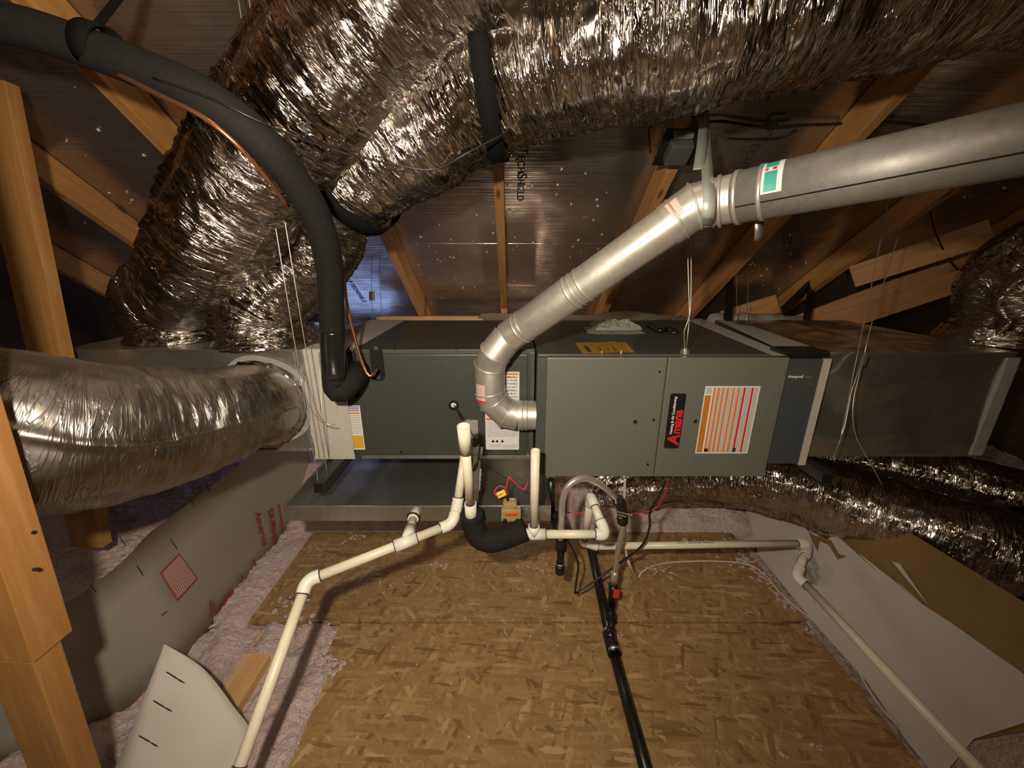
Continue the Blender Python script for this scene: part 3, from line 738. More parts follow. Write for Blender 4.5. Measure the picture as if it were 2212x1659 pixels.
tag(finish('duct_collar', bm, 'foil'), 'crumpled foil collar where the front duct meets the plenum face', 'duct collar', 'foil duct collars')
tag(ringband('mastic_ring', jc+V((0, .004, 0)), (0, -1, 0), .165, .01, 'mastic_grey', None, .02, wob=lambda a: .004*math.sin(a*5)), 'grey sealant ring on the plenum face around the front duct', 'sealant')
# jacket flap along duct 1 (loose seam edge)
fl = [at(*p) for p in ((512, 208, 1.02), (565, 150, .98), (620, 70, .92), (672, 8, .88), (700, -40, .86))]
# straps on the big duct
def strap_at(path, ref, r, label, width=.05, dirs=None):
    i = min(range(len(path)), key=lambda k: (path[k]-ref).length); t = (path[i+1]-path[i-1]).normalized()
    o = thing('hanger_strap', label, 'strap', 'black webbing duct straps')
    ringband('loop', path[i], (t+dirs).normalized() if dirs else t, r, width, 'black_strap', o, .004, wob=lambda a: .004*math.sin(a*3))
    return o, path[i], t
o, c_, t_ = strap_at(d2, at(1050, 150, 1.10), .203, 'black webbing strap around the big duct at top centre', dirs=V((.7, .1, -.2)))
rb = c_+V((0, -.05, .17))
beam('tail', c_+V((-.05, .0, .17)), c_+V((-.12, .22, .42)), .05, .004, 'black_strap', o, up=(0, -1, .6))
beam('tail', at(1088, 285, 1.2), at(1104, 318, 1.3), .014, .003, 'black_strap', o, up=(0, -1, .2))
o, c_, t_ = strap_at(d2, at(770, 395, 1.32), .172, 'black webbing strap around the big duct beside the thick black tube')
beam('tail', c_+V((0, .03, .13)), c_+V((-.05, .18, .42)), .05, .004, 'black_strap', o, up=(0, -1, .6))
o = tag(ringband('hanger_strap', at(2180, 1195, 1.55), V((.8, -.5, -.2)), .182, .04, 'black_strap', None, .004), 'black strap pulled tight around the low foil duct at the right edge', 'strap', 'black webbing duct straps')

# ================================================================== VENT PIPE
vp = thing('vent_pipe', 'silver grey round metal flue rising from furnace side and running out to the right', 'vent pipe')
R_ = .0545
vy = 1.385
pts = [V((XC+.01, vy, atY(1163, 897, vy).z)), atY(1105, 898, vy), atY(1062, 885, vy), atY(1060, 830, vy), atY(1062, 795, vy), at(1072, 745, 1.385), at(1110, 718, 1.365)]
zc = atY(1163, 897, vy).z
P0 = V((XC-.003, vy, zc)); P1 = atY(1118, 898, vy); P1.z = zc
P2 = atY(1078, 884, vy); P3 = atY(1062, 852, vy); P4 = atY(1058, 800, vy); P5 = at(1070, 762, 1.385); P6 = at(1098, 728, 1.37)
def gored(name, plist, r, mat, rib=True):
    bm = bmesh.new(); uv = bm.loops.layers.uv.new()
    # mitred segments
    ps = [V(p) for p in plist]
    rings = []
    for i, p in enumerate(ps):
        if i == 0: n = (ps[1]-p).normalized(); sc_ = 1
        elif i == len(ps)-1: n = (p-ps[i-1]).normalized(); sc_ = 1
        else: n = ((ps[i+1]-p).normalized()+(p-ps[i-1]).normalized()).normalized()
        rings.append((p, n))
    up = V((0, 1, 0)); seg = 48; rr = []
    for i, (p, n) in enumerate(rings):
        d = (ps[min(i+1, len(ps)-1)]-ps[max(i-1, 0)]).normalized() if 0 < i < len(ps)-1 else n
        s_ = (ps[i]-ps[i-1]).normalized() if i > 0 else n
        a_ = (up-s_*up.dot(s_)).normalized(); b_ = s_.cross(a_); ring = []
        for k in range(seg):
            an = 2*PI*k/seg; q = a_*math.cos(an)+b_*math.sin(an); q = q*r
            t = -q.dot(n)/s_.dot(n); ring.append(bm.verts.new(p+q+s_*t))
        rr.append(ring)
    for i in range(len(rr)-1):
        for k in range(seg):
            f = bm.faces.new((rr[i][k], rr[i][(k+1) % seg], rr[i+1][(k+1) % seg], rr[i+1][k])); f.smooth = True
    o = finish(name, fix(bm), mat, vp); m_ = o.modifiers.new('e', 'EDGE_SPLIT'); m_.split_angle = math.radians(12)
    if rib:
        for i in range(1, len(ps)-1):
            p, n = rings[i]; d = ((ps[i]-ps[i-1]).normalized())
            # elliptical bead at the mitre
            s_ = d; a_ = (up-s_*up.dot(s_)).normalized(); b_ = s_.cross(a_); path = []
            for k in range(49):
                an = 2*PI*k/48; q = (a_*math.cos(an)+b_*math.sin(an))*(r+.0008); path.append(p+q-s_*(q.dot(n)/s_.dot(n)))
            finish('gore_bead', fix(tube_bm(path, .0027, 8, False)), mat, o)
    return o
gored('collar_pipe', [P0, P1], R_+.001, 'vent_steel', False)
P3.x = P4.x+.0; 
gored('elbow', [P1, P1+(P2-P1)*.55+V((-.006, 0, -.004)), P3+V((.012, 0, -.028)), P3+V((0, 0, .01)), P4+V((0, 0, .0))], R_, 'vent_steel')
gored('elbow', [P4, P4+V((0, 0, .02)), P5, P6], R_+.0012, 'vent_steel')
E0 = at(1462, 474, 1.02); E1 = at(1500, 447, 1.0); E2 = at(1540, 438, .985); E3 = at(1596, 427, .955)
bx = gored('straight_pipe', [P6, P6+(E0-P6)*.47], R_, 'vent_steel', False)
gored('straight_pipe', [P6+(E0-P6)*.45, E0], R_-.0012, 'vent_steel', False)
for t, w_ in ((.10, .006), (.13, .003), (.45, .006), (.48, .003), (.52, .006)):
    ringband('crimp_bead', P6+(E0-P6)*t, E0-P6, R_, w_, 'vent_steel', vp, .0022)
for q in (P0.lerp(P1, .5), P0.lerp(P1, .75)): ringband('crimp_bead', q, P1-P0, R_+.001, .005, 'vent_steel', vp, .002)
gored('elbow', [E0-(E1-E0)*.6, E0, E1, E2, E3], R_+.002, 'vent_steel')
ringband('lock_band', at(1556, 436, .975), E3-E2, R_+.004, .008, 'vent_steel', vp, .003)
e1 = at(2240, 296, .66); e0 = E3; dv = (e1-e0)
bv = pipe('double_wall_pipe', e0-dv*.02, e0+dv*1.3, .0595, 'vent_dull', vp, 48)
for t, w_ in ((.0, .010), (.115, .010)): ringband('lock_band', e0+dv*t, dv, .060, w_, 'vent_steel', vp, .0025)
# long seam
fr_ = frames([e0, e1])[0]
sd = V((0, -1, 0)); sd = (sd-fr_[0]*sd.dot(fr_[0])).normalized(); sn = (sd*.93+fr_[0].cross(sd)*(-.36 if fr_[0].cross(sd).z > 0 else .36)).normalized()
beam('long_seam', e0+sn*.0598, e0+dv*1.3+sn*.0598, .003, .0012, 'black_iron', vp, up=sn, bevel=0)
def wraplabel(name, c, axis, r, a0, a1, w0, w1, mat, par, up, t=.0006):
    axis = axis.normalized(); u = (up-axis*up.dot(axis)).normalized(); b = axis.cross(u); bm = bmesh.new(); uvl = bm.loops.layers.uv.new(); n = 14; rows = []
    for k in range(n+1):
        a = math.radians(a0+(a1-a0)*k/n); d = u*math.cos(a)+b*math.sin(a)
        rows.append((bm.verts.new(c+d*(r+t)+axis*w0), bm.verts.new(c+d*(r+t)+axis*w1)))
    for k in range(n):
        f = bm.faces.new((rows[k][0], rows[k][1], rows[k+1][1], rows[k+1][0])); f.smooth = True
        for l, q in zip(f.loops, ((0, k/n), (1, k/n), (1, (k+1)/n), (0, (k+1)/n))): l[uvl].uv = q
    return finish(name, bm, mat, par)
ax = dv.normalized(); FU = V((0, -1, 0))
c0_ = at(1668, 392, .915)
tt = (c0_-e0).dot(ax); cc = e0+ax*tt
lab = wraplabel('certification_label', cc, ax, .0597, -78, 6, -.018, .030, 'paper_white', vp, FU)
wraplabel('red_stripe', cc, ax, .0601, -78, 6, -.018, -.012, 'bright_red', lab, FU)
wraplabel('teal_panel', cc, ax, .0601, -40, 2, -.004, .020, 'teal', lab, FU); wraplabel('teal_panel', cc, ax, .0601, -76, -52, -.004, .020, 'teal', lab, FU)
wraplabel('red_stripe', cc, ax, .0601, -50, -43, -.004, .002, 'bright_red', lab, FU); wraplabel('red_stripe', cc, ax, .0601, -50, -43, .010, .018, 'bright_red', lab, FU)
ax2 = (E0-P6).normalized(); cc = E0-ax2*.004
lab = wraplabel('pink_sticker', cc, ax2, R_+.0022, -62, -12, -.012, .030, 'pink_print', vp, FU); wraplabel('red_stripe', cc, ax2, R_+.0026, -62, -12, -.012, -.006, 'bright_red', lab, FU)
cc = atY(1060, 838, vy); lab = wraplabel('pink_sticker', cc, V((0, 0, 1)), R_+.0014, -72, -18, -.040, .026, 'pink_print', vp, FU)
wraplabel('red_stripe', cc, V((0, 0, 1)), R_+.002, -72, -18, -.040, -.034, 'bright_red', lab, FU)
# galvanised strap holding the vent
vs_ = thing('vent_strap', 'flat galvanised metal strap hanging from rafter around the vent elbow', 'strap')
ca = at(1530, 443, .985); n_ = (E2-E1).normalized()
bm = bmesh.new()
def ribbon(name, pts, w_, side, mat, par, th=.0012):
    bm = bmesh.new(); side = V(side).normalized(); rows = []
    P = spline(pts, .01)
    for i, p in enumerate(P):
        t = (P[min(i+1, len(P)-1)]-P[max(i-1, 0)]).normalized(); n = side.cross(t).normalized()
        rows.append([bm.verts.new(p+side*a+n*b) for a, b in ((-w_/2, 0), (w_/2, 0), (w_/2, th), (-w_/2, th))])
    for i in range(len(rows)-1):
        for j in range(4): bm.faces.new((rows[i][j], rows[i][(j+1) % 4], rows[i+1][(j+1) % 4], rows[i+1][j])).smooth = True
    bm.faces.new(rows[0]); bm.faces.new(rows[-1][::-1]); return finish(name, fix(bm), mat, par)
bm.free()
top = atR(1522, 235, .02)
rr_ = R_+.006
top = atR(1522, 235, .02)
ribbon('front_leg', [top, at(1526, 330, 1.12), at(1529, 385, .96), at(1532, 412, .915), at(1532, 440, .905), at(1530, 468, .922), at(1528, 488, .985)], .029, (1, 0, 0), 'strap_steel', vs_)
ribbon('loose_end', [top+V((-.005, -.006, 0)), at(1517, 300, 1.17), at(1509, 365, 1.03)], .029, (1, 0, .12), 'strap_steel', vs_)
vs2 = tag(ribbon('vent_strap', [at(1640, 470, .99), at(1640, 500, 1.0), at(1638, 520, 1.02)], .022, (1, 0, 0), 'zinc', None), 'short dull metal strap end hanging below the right vent pipe', 'strap')

# ================================================================== BLACK LINESET, COPPER, WIRES
ls = thing('refrigerant_line', 'thick black foam insulated tube curving from upper left down to the coil cabinet', 'insulated tube')
ctrl = [(-80, 35, .85), (60, 62, .85), (200, 108, .85), (330, 158, .84), (450, 215, .84), (560, 300, .88), (640, 395, .98), (688, 480, 1.08), (712, 580, 1.2), (716, 680, 1.3), (720, 745, 1.35)]
tube('foam_sleeve', [at(*c) for c in ctrl], .039, 'black_foam', ls, 32, .02)
tube('tape_wrap', [at(718, 712, 1.325), at(720, 770, 1.355), at(724, 822, 1.365)], .0405, 'black_tape', ls, 32, .01)
tube('foam_elbow', [at(722, 805, 1.36), at(725, 838, 1.37), at(738, 845, 1.375), at(765, 818, 1.41), atY(778, 800, CYF)], .040, 'black_foam', ls, 32, .01)
c_ = at(215, 105, .85); tdir = (at(230, 112, .85)-at(200, 102, .85)).normalized()
st = thing('black_hanger', 'black webbing strap looped around the thick black tube at upper left', 'strap')
ringband('loop', c_, tdir, .042, .045, 'black_strap', st, .004)
beam('tail', c_+V((.0, .0, .035)), at(300, -60, .95), .03, .003, 'black_strap', st, up=(0, -1, .4))
ck = thing('copper_line', 'thin bare copper tube running down beside the black tube into the coil', 'copper tube')
tube('upper_tube', [at(*c) for c in ((255, 160, .82), (345, 206, .80), (432, 249, .80), (505, 306, .83), (572, 380, .9), (622, 445, 1.0))], .0052, 'copper', ck, 10)
tube('lower_tube', [at(*c) for c in ((742, 585, 1.42), (750, 660, 1.42), (768, 735, 1.41), (785, 790, 1.40), (798, 812, 1.40), (808, 806, 1.41), (814, 797, 1.44))], .0055, 'copper', ck, 10)
tag(tube('thin_cable', [at(*c) for c in ((330, 168, .80), (450, 210, .80), (560, 262, .84), (700, 318, .93), (850, 355, 1.0), (940, 366, 1.02), (1010, 330, 1.0), (1095, 286, 1.0))], .0022, 'black_iron', None, 8), 'thin dark cable draped across the black tube and the foil ducts', 'cable')
# steel cables
SC = []
def cable(pts, label, r=.0016, mat='steel_wire', ferr=None):
    o = tube('hanging_cable', pts, r, mat, None, 8, .05, True); tag(o, label, 'cable', 'thin steel support cables'); return o
sxl = -.705
cable([V((-.715, 1.275, .70)), V((-.715, 1.275, 1.3)), V((-.712, 1.28, 2.3))], 'left steel cable of the pair in front of the plenum, hooked under the strut end')
cable([V((-.69, 1.30, .745)), V((-.69, 1.29, 1.3)), V((-.685, 1.28, 2.3))], 'right steel cable of the pair in front of the plenum')
cable([at(688, 640+120, 1.45), at(696, 900, 1.44), at(700, 980, 1.44)], 'short thin cable against the pale tape beside the black tube', .001)
cable([at(643, 790, 1.30), at(665, 870, 1.33), at(695, 912, 1.40), at(722, 918, 1.41)], 'loose curled cable tail lying across the pale tape', .0015)
for x, l_ in ((-.0, 'left'), (.0, 'right')): pass
cable([atR(803, 560), at(803, 640, 2.3), at(806, 688, 2.2)], 'thin cable with a small clamp in front of the blue lit foil', .0014)
cable([atR(820, 555), at(822, 640, 2.3), at(826, 690, 2.2)], 'thin cable right of the small clamp on the blue lit foil', .0014)
tag(beam('cable_clamp', at(803, 630, 2.28), at(804, 650, 2.28), .03, .012, 'zinc', up=(0, 1, 0)), 'small grey cable clamp hanging before the blue lit roof foil', 'clamp', 'cable clamps')
ca1 = at(1925, 405, 1.55); cb1 = at(1815, 952, 1.36)
cable([ca1, ca1.lerp(cb1, .5), cb1], 'left steel cable of the pair crossing in front of the return box')
cable([at(1968, 425, 1.55), at(1925, 560, 1.47), at(1885, 690, 1.40), at(1866, 770, 1.37)], 'upper right steel cable above the clamp at the return box')
cable([at(1866, 775, 1.36), at(1846, 850, 1.36), at(1842, 900, 1.36), at(1850, 945, 1.38), at(1880, 1000, 1.38), at(1906, 1048, 1.4)], 'lower curled cable tail hanging below the clamp at the return box')
cable([at(1864, 775, 1.36), at(1838, 850, 1.36), at(1825, 920, 1.36), at(1800, 990, 1.38)], 'cable running from the clamp down to the right strut end')
tag(beam('cable_clamp', at(1871, 764, 1.365), at(1863, 788, 1.365), .014, .010, 'zinc', up=(0, 1, 0)), 'small grey cable clamp in front of the glossy return box', 'clamp', 'cable clamps')
cable([at(1592, 580, 2.35), at(1590, 690, 2.2)], 'left thin cable behind the furnace near the grey tape'); cable([at(1617, 585, 2.35), at(1613, 692, 2.2)], 'right thin cable behind the furnace near the grey tape')
# control wires with connector on the furnace top
cw = thing('control_wire', 'pair of thin grey wires dropping into a conduit fitting on furnace top', 'wire')
c_ = atZ(1486, 767, ZT)
ftop = V((c_.x, FY+.05, ZT))
tube('wire', [at(1492, 490, 1.35), at(1493, 600, 1.37), at(1490, 680, 1.38), at(1478, 715, 1.39), ftop+V((0, 0, .01))], .0017, 'steel_wire', cw, 8)
tube('wire', [at(1485, 505, 1.35), at(1487, 600, 1.38), at(1489, 680, 1.39), at(1486, 720, 1.39), ftop+V((.004, 0, .01))], .0015, 'steel_wire', cw, 8)
bm = bmesh.new(); cyl(bm, ftop, ftop+V((0, 0, .012)), .018, seg=10); cyl(bm, ftop+V((0, 0, .012)), ftop+V((0, 0, .020)), .012, seg=20); finish('conduit_fitting', bm, 'zinc', cw)
# transformer on rafter
tr = thing('transformer_box', 'small shadowed transformer on a square metal plate fixed beside the rafter', 'transformer')
c_ = atR(1468, 318, .19); M4 = Matrix.Translation(c_) @ RN.to_track_quat('Z', 'Y').to_matrix().to_4x4()
bm = bmesh.new(); box(bm, (-.075, -.075, 0), (.075, .075, .006), .002); finish('mounting_plate', bm, 'black_iron', tr, mw=M4)
bm = bmesh.new(); box(bm, (-.05, -.035, .006), (.03, .045, .05), .006); finish('case', bm, 'furnace_side', tr, mw=M4)
bm = bmesh.new(); box(bm, (-.05, .055, .006), (.02, .075, .03), .006); finish('lamp_cover', bm, 'furnace_grey', tr, mw=M4)
tube('lead_wire', [atR(x, y, o_) for x, y, o_ in ((1405, 330, .16), (1402, 280, .14), (1420, 262, .12), (1490, 250, .14), (1500, 262, .16))], .0035, 'black_plastic', tr, 8)
tag(tube('black_cable', [atR(x, y, .02) for x, y in ((1505, 265), (1560, 262), (1600, 268), (1660, 275), (1730, 270), (1800, 268), (1900, 262), (2000, 270))], .005, 'black_plastic', None, 8), 'dark twisted cable stapled along the roof foil above the vent pipe', 'cable')
tag(tube('black_cable', [atR(x, y, .02) for x, y in ((1565, 298), (1600, 300), (1680, 298), (1720, 280))], .0035, 'black_plastic', None, 8), 'short thinner dark cable with looped end below the twisted cable', 'cable')
tag(tube('black_cable', [at(x, y, z) for x, y, z in ((1990, 405, 1.75), (2005, 440, 1.8), (2020, 500, 1.9), (2050, 560, 2.0), (2090, 600, 2.0))], .004, 'black_plastic', None, 8), 'dark wire wandering down the truss at the far right', 'cable')
# ================================================================== STRUTS AND PAN
def strut(name, X, y0, y1, z1, label):
    o = thing(name, label, 'strut', 'black metal support struts'); w_ = .042; t = .003; bm = bmesh.new()
    box(bm, (X-w_/2, y0, z1-t), (X+w_/2, y1, z1)); box(bm, (X-w_/2, y0, z1-w_), (X-w_/2+t, y1, z1-t)); box(bm, (X+w_/2-t, y0, z1-w_), (X+w_/2, y1, z1-t))
    box(bm, (X-w_/2, y0, z1-w_), (X-w_/2+.010, y1, z1-w_+t)); box(bm, (X+w_/2-.010, y0, z1-w_), (X+w_/2, y1, z1-w_+t))
    finish('channel', bm, 'strut_paint', o); bxo('end_cap', (X-w_/2+t, y0-.002, z1-w_+t), (X+w_/2-t, y0+.004, z1-t), 'black_plastic', o)
    bm = bmesh.new(); cyl(bm, (X, y0+.03, z1-.001), (X, y0+.03, z1+.0005), .006, seg=16); finish('bolt_hole', bm, 'black_plastic', o)
    return o
strut('support_strut', -.705, 1.256, 2.25, CB-.005, 'black metal strut poking out over the left end of the drain pan')
e_ = at(1796, 1030, 1.0); zz = .762
q = atZ(1790, 1024, zz)
strut('support_strut', q.x, q.y, 2.25, zz, 'black metal strut poking out beneath the return box at right')
pan = thing('drain_pan', 'shallow galvanised metal drain pan below the dark coil cabinet', 'drain pan')
PZ1 = .66; PZ0 = .598; PY = 1.234; PXL = atY(610, 1092, PY).x; PXR = atY(1190, 1106, PY).x
bm = bmesh.new(); tk = .0025
box(bm, (PXL, PY, PZ0), (PXR, 2.05, PZ0+tk)); box(bm, (PXL, PY, PZ0+tk), (PXR, PY+tk, PZ1)); box(bm, (PXL, 2.05-tk, PZ0+tk), (PXR, 2.05, PZ1))
box(bm, (PXL, PY+tk, PZ0+tk), (PXL+tk, 2.05-tk, PZ1)); box(bm, (PXR-tk, PY+tk, PZ0+tk), (PXR, 2.05-tk, PZ1))
finish('tray', bm, 'pan_steel', pan)
bxo('rolled_lip', (PXL, PY-.002, PZ1-.003), (PXR, PY+.005, PZ1+.001), 'zinc', pan, .001)
bxo('side_lip', (PXL-.002, PY, PZ1-.003), (PXL+.005, 2.05, PZ1+.001), 'zinc', pan, .001)
# float switch
fs = thing('float_switch', 'small amber float switch clipped on the pan rim with red wires and yellow tag', 'switch')
p = atY(1104, 1092, PY-.012)
bm = bmesh.new(); box(bm, (p.x-.036, PY-.03, PZ1-.045), (p.x+.036, PY-.003, PZ1+.004), .006); finish('body', bm, 'brass_switch', fs)
bm = bmesh.new(); box(bm, (p.x-.03, PY-.026, PZ1+.004), (p.x+.022, PY+.018, PZ1+.026), .010); finish('cap', bm, 'brass_switch', fs)
bxo('red_label', (p.x-.022, PY-.032, PZ1-.018), (p.x+.022, PY-.0298, PZ1-.008), 'red_plastic', fs)
for k in (-.022, .022):
    bm = bmesh.new(); cyl(bm, (p.x+k, PY-.040, PZ1-.038), (p.x+k, PY-.028, PZ1-.038), .008, seg=12); finish('thumb_screw', bm, 'black_plastic', fs)
bm = bmesh.new(); cyl(bm, (p.x-.012, PY, PZ1+.026), (p.x-.012, PY, PZ1+.042), .006, seg=12); finish('cable_gland', bm, 'black_plastic', fs)
g = V((p.x-.012, PY, PZ1+.042))
tube('red_lead', [g, at(1092, 1055, 1.42), at(1078, 1050, 1.42), at(1068, 1062, 1.41), at(1075, 1072, 1.40), at(1090, 1062, 1.41), at(1098, 1034, 1.43), at(1102, 1033, 1.43), at(1128, 1056, 1.43), at(1134, 1056, 1.43), at(1142, 1038, 1.44)], .0028, 'red_wire', fs, 8, .01)
beam('yellow_tag', at(1074, 1071, 1.385), at(1092, 1063, 1.385), .022, .003, 'label_yellow', fs, up=(0, -1, .3))
text('tag_text', 'SAFETY', at(1074, 1073, 1.380), (at(1092, 1063, 1.385)-at(1074, 1071, 1.385)), V((.25, 0, 1)), .007, 'ink', fs, .0002)
tag(tube('thin_clear_wire', [at(1060, 1010, 1.42), at(1075, 1022, 1.42), at(1098, 1034, 1.43), at(1120, 1036, 1.43), at(1160, 1015, 1.44)], .001, 'black_plastic', None, 6), 'hair thin dark wire loose inside the drain pan', 'wire')

# ================================================================== PVC
PR = .0152; FRr = .0200
def pvc(par, a_, b_, hollow=False, mat='pvc_cream', r=PR): return pipe('pipe', a_, b_, r, mat, par, 24, hollow)
def fitting(par, pts, name, r=FRr, rings=True):
    path = spline(pts, .004) if len(pts) > 2 else [V(pts[0]), V(pts[1])]
    o = finish(name, fix(tube_bm(path, r, 28, True)), 'pvc_white', par)
    if rings:
        for q, n in ((path[0], path[1]-path[0]), (path[-1], path[-1]-path[-2])):
            ringband('primer_ring', q, n, PR+.0004, .006, 'primer_purple', o, .0012, seg=28)
    return o
dl = thing('condensate_drain', 'white plastic drain pipe run dropping left from coil past the drain pan', 'drain pipe')
B0, B1, B2 = at(1006, 968, 1.41), at(989, 1082, 1.385), at(976, 1128, 1.355)
T0 = at(893, 1163, 1.30); L1 = at(664, 1254, 1.19); L2 = at(515, 1665, .95)
pvc(dl, B0, B1); fitting(dl, [B1+(B0-B1)*.06, B1, at(984, 1108, 1.38)], 'coupling')
d_ = (T0-B2).normalized()
fitting(dl, [at(983, 1108, 1.375), at(979, 1122, 1.36), at(970, 1133, 1.352), at(952, 1141, 1.34)], 'elbow')
pvc(dl, at(955, 1140, 1.34), L1)
ub = (L1-at(955, 1140, 1.34)).normalized()
tq = at(955, 1140, 1.34)
tp1 = tq+ub*((at(900, 1163, 1.31)-tq).dot(ub)); tp2 = tq+ub*((at(853, 1181, 1.29)-tq).dot(ub))
te = fitting(dl, [tp1, tp2], 'wye')
wy = tp1.lerp(tp2, .45); st1 = atY(893, 1118, PY-.035)
finish('wye_branch', fix(tube_bm([wy, wy.lerp(st1, .55)], FRr, 28, True)), 'pvc_white', te)
pvc(dl, wy, st1+V((0, .0, .0)))
stub = thing('pan_outlet', 'short white drain fitting screwed into the front of the metal pan', 'pipe fitting')
pz = atY(893, 1106, PY).z
finish('bushing', fix(tube_bm([st1+(wy-st1)*.08, st1, V((st1.x+.003, PY, st1.z+.004))], FRr*.95, 24, True)), 'pvc_white', stub)
ringband('lock_nut', st1, (V((st1.x+.003, PY, st1.z+.004))-st1), FRr*.95, .006, 'black_plastic', stub, .005, seg=12)
v1 = (L1-tq).normalized(); v2 = (L2-L1).normalized()
fitting(dl, [L1-v1*.035, L1-v1*.012, L1+v2*.012, L1+v2*.035], 'elbow')
pvc(dl, L1, L2+v2*.06); fitting(dl, [L1+v2*((L2-L1).length*.985), L1+v2*((L2-L1).length*1.06)], 'coupling')
# black mark spots: primer drips
tl = thing('trap_assembly', 'cream plastic trap and standpipe set with a black foam sleeve under furnace', 'drain trap')
S0, S1, S2 = at(1001, 920, 1.17), at(1016, 1087, 1.33), at(1018, 1126, 1.37)
pipe('coupling', S0, S0.lerp(S1, .32), FRr*.97, 'pvc_cream', tl, 28, True); pvc(tl, S0.lerp(S1, .3), S1); fitting(tl, [S1, S2], 'coupling')
tube('foam_sleeve', [at(1018, 1108, 1.365), at(1022, 1128, 1.38), at(1034, 1158, 1.39), at(1062, 1168, 1.39), at(1098, 1158, 1.39), at(1136, 1143, 1.39)], .040, 'black_foam', tl, 32, .01)
TY = 1.172
g0, g1 = atY(1133, 1154, TY), atY(1178, 1154, TY); el = atY(1308, 1154, TY)
for q in (g1, el): q.z = g0.z
fitting(tl, [g0, g1], 'tee')
sb = atY(1153, 1154, TY); sb.z = g0.z; stp = V((sb.x, TY, atY(1157, 972, TY).z))
tb_ = sb.lerp(stp, .0); finish('tee_branch', fix(tube_bm([sb, sb+V((0, 0, .036))], FRr, 28, True)), 'pvc_white', tl)
ringband('primer_ring', sb+V((0, 0, .037)), (0, 0, 1), PR, .004, 'primer_purple', tl, .001, seg=24)
pipe('standpipe', sb+V((0, 0, .03)), stp, PR, 'pvc_cream', tl, 28, True)
pvc(tl, g1, el)
u1 = at(1297, 1125, 1.43); tpb = at(1279, 1080, 1.50)
fitting(tl, [el-V((.035, 0, 0)), el-V((.008, 0, 0)), el+(u1-el)*.4, u1], 'elbow')
pvc(tl, u1, tpb); dn = at(1262, 1168, 1.72)
v_ = (tpb-u1).normalized(); w_2 = (dn-tpb).normalized()
fitting(tl, [tpb-v_*.03, tpb-v_*.006, tpb+V((0, .02, 0))+w_2*.006, tpb+V((0, .02, 0))+w_2*.05], 'elbow')
pvc(tl, tpb+V((0, .02, 0)), dn)
h0 = at(1290, 1180, 1.735); h1 = at(1722, 1174, 1.76)
fitting(tl, [dn-w_2*.02, dn+w_2*.012, dn+w_2*.02+V((.012, 0, 0)), h0], 'elbow')
pvc(tl, h0, h1)
k1 = at(1742, 1182, 1.76); k2 = at(1736, 1208, 1.70); k3 = at(1722, 1240, 1.64); k4 = at(1740, 1262, 1.60)
fitting(tl, [h1, at(1737, 1173, 1.765), k1, at(1738, 1200, 1.715)], 'elbow')
pvc(tl, k1, k3); fitting(tl, [at(1727, 1224, 1.665), k3, at(1726, 1250, 1.625), k4], 'elbow')
k5 = at(2125, 1675, 1.0)
pvc(tl, k4, k5)
text('pipe_print', '.0 PVC-2L  ASTM D1785  DRAIN 3/4', at(1460, 1174, 1.735), h1-h0, V((0, -.3, 1)), .011, 'ink', tl, .0002)
pc = thing('coil_drain_stub', 'white tape wrapped drain pipe stub between the standpipe and the coil label', 'drain pipe')
q0_ = at(1032, 966, 1.52); q1_ = at(1024, 1085, 1.46)
fitting(pc, [q0_, q0_.lerp(q1_, .15)], 'elbow', rings=False); pvc(pc, q0_, q1_); 
finish('tape_wrap', fix(tube_bm(spline([q0_.lerp(q1_, .4), q0_.lerp(q1_, .6), q0_.lerp(q1_, .8)], .006), PR+.005, 20, True, None, lambda s, a, p: .003*noise.noise(p*120))), 'paper_white', pc)
tag(tube('sensor_cable', [atY(981, 876, CYF-.012), at(990, 893, 1.44), at(1000, 912, 1.40), at(1012, 935, 1.42), at(1024, 965, 1.36), at(1036, 960, 1.36), at(1034, 985, 1.37), at(1030, 1010, 1.40), at(1022, 1016, 1.37), at(1036, 990, 1.38), at(1040, 1000, 1.4)], .0028, 'black_plastic', None, 8, .01), 'thin black cable from the round grommet looping behind the cream standpipe', 'cable')

# ================================================================== GAS PIPING
gp = thing('gas_connector', 'shiny flexible stainless gas hose arching under the furnace with black label sleeve', 'gas hose')
tube('hose', [at(*c) for c in ((1211, 1165, 1.46), (1213, 1120, 1.43), (1216, 1075, 1.41), (1232, 1045, 1.40), (1262, 1033, 1.41), (1295, 1045, 1.43), (1325, 1072, 1.46), (1345, 1100, 1.49), (1345, 1140, 1.54), (1335, 1190, 1.62), (1328, 1240, 1.70))], .0115, 'stainless', gp, 20, .01)
tube('label_sleeve', [at(1334, 1078, 1.45), at(1344, 1100, 1.475), at(1345, 1128, 1.50)], .021, 'black_tape', gp, 20, .01)
for i, q in enumerate(((1333, 1106), (1333, 1112), (1336, 1119))): text('sleeve_text', ('GAS CONNECTOR', 'WARNING', 'CSA')[i], at(q[0], q[1], 1.452), V((1, 0, -.3)), V((.3, -.2, 1)), .007, 'paper_white', gp, .0002)
gr = thing('gas_riser', 'black iron gas pipe with couplings hanging below the furnace left corner', 'gas pipe')
cs = [at(1190, 1036, 1.52), at(1192, 1105, 1.58)]
pipe('pipe', cs[0], cs[1], .0145, 'black_iron', gr); pipe('coupling', at(1192, 1104, 1.575), at(1200, 1128, 1.58), .021, 'black_iron', gr)
ringband('thread_tape', at(1192, 1106, 1.578), cs[1]-cs[0], .0165, .010, 'zinc', gr, .003, seg=24)
pipe('elbow', at(1200, 1124, 1.58), at(1214, 1158, 1.56), .020, 'black_iron', gr)
pipe('drip_tee', at(1214, 1150, 1.50), at(1212, 1186, 1.52), .0225, 'black_iron', gr); pipe('drip_nipple', at(1212, 1184, 1.53), at(1210, 1222, 1.56), .0145, 'black_iron', gr)
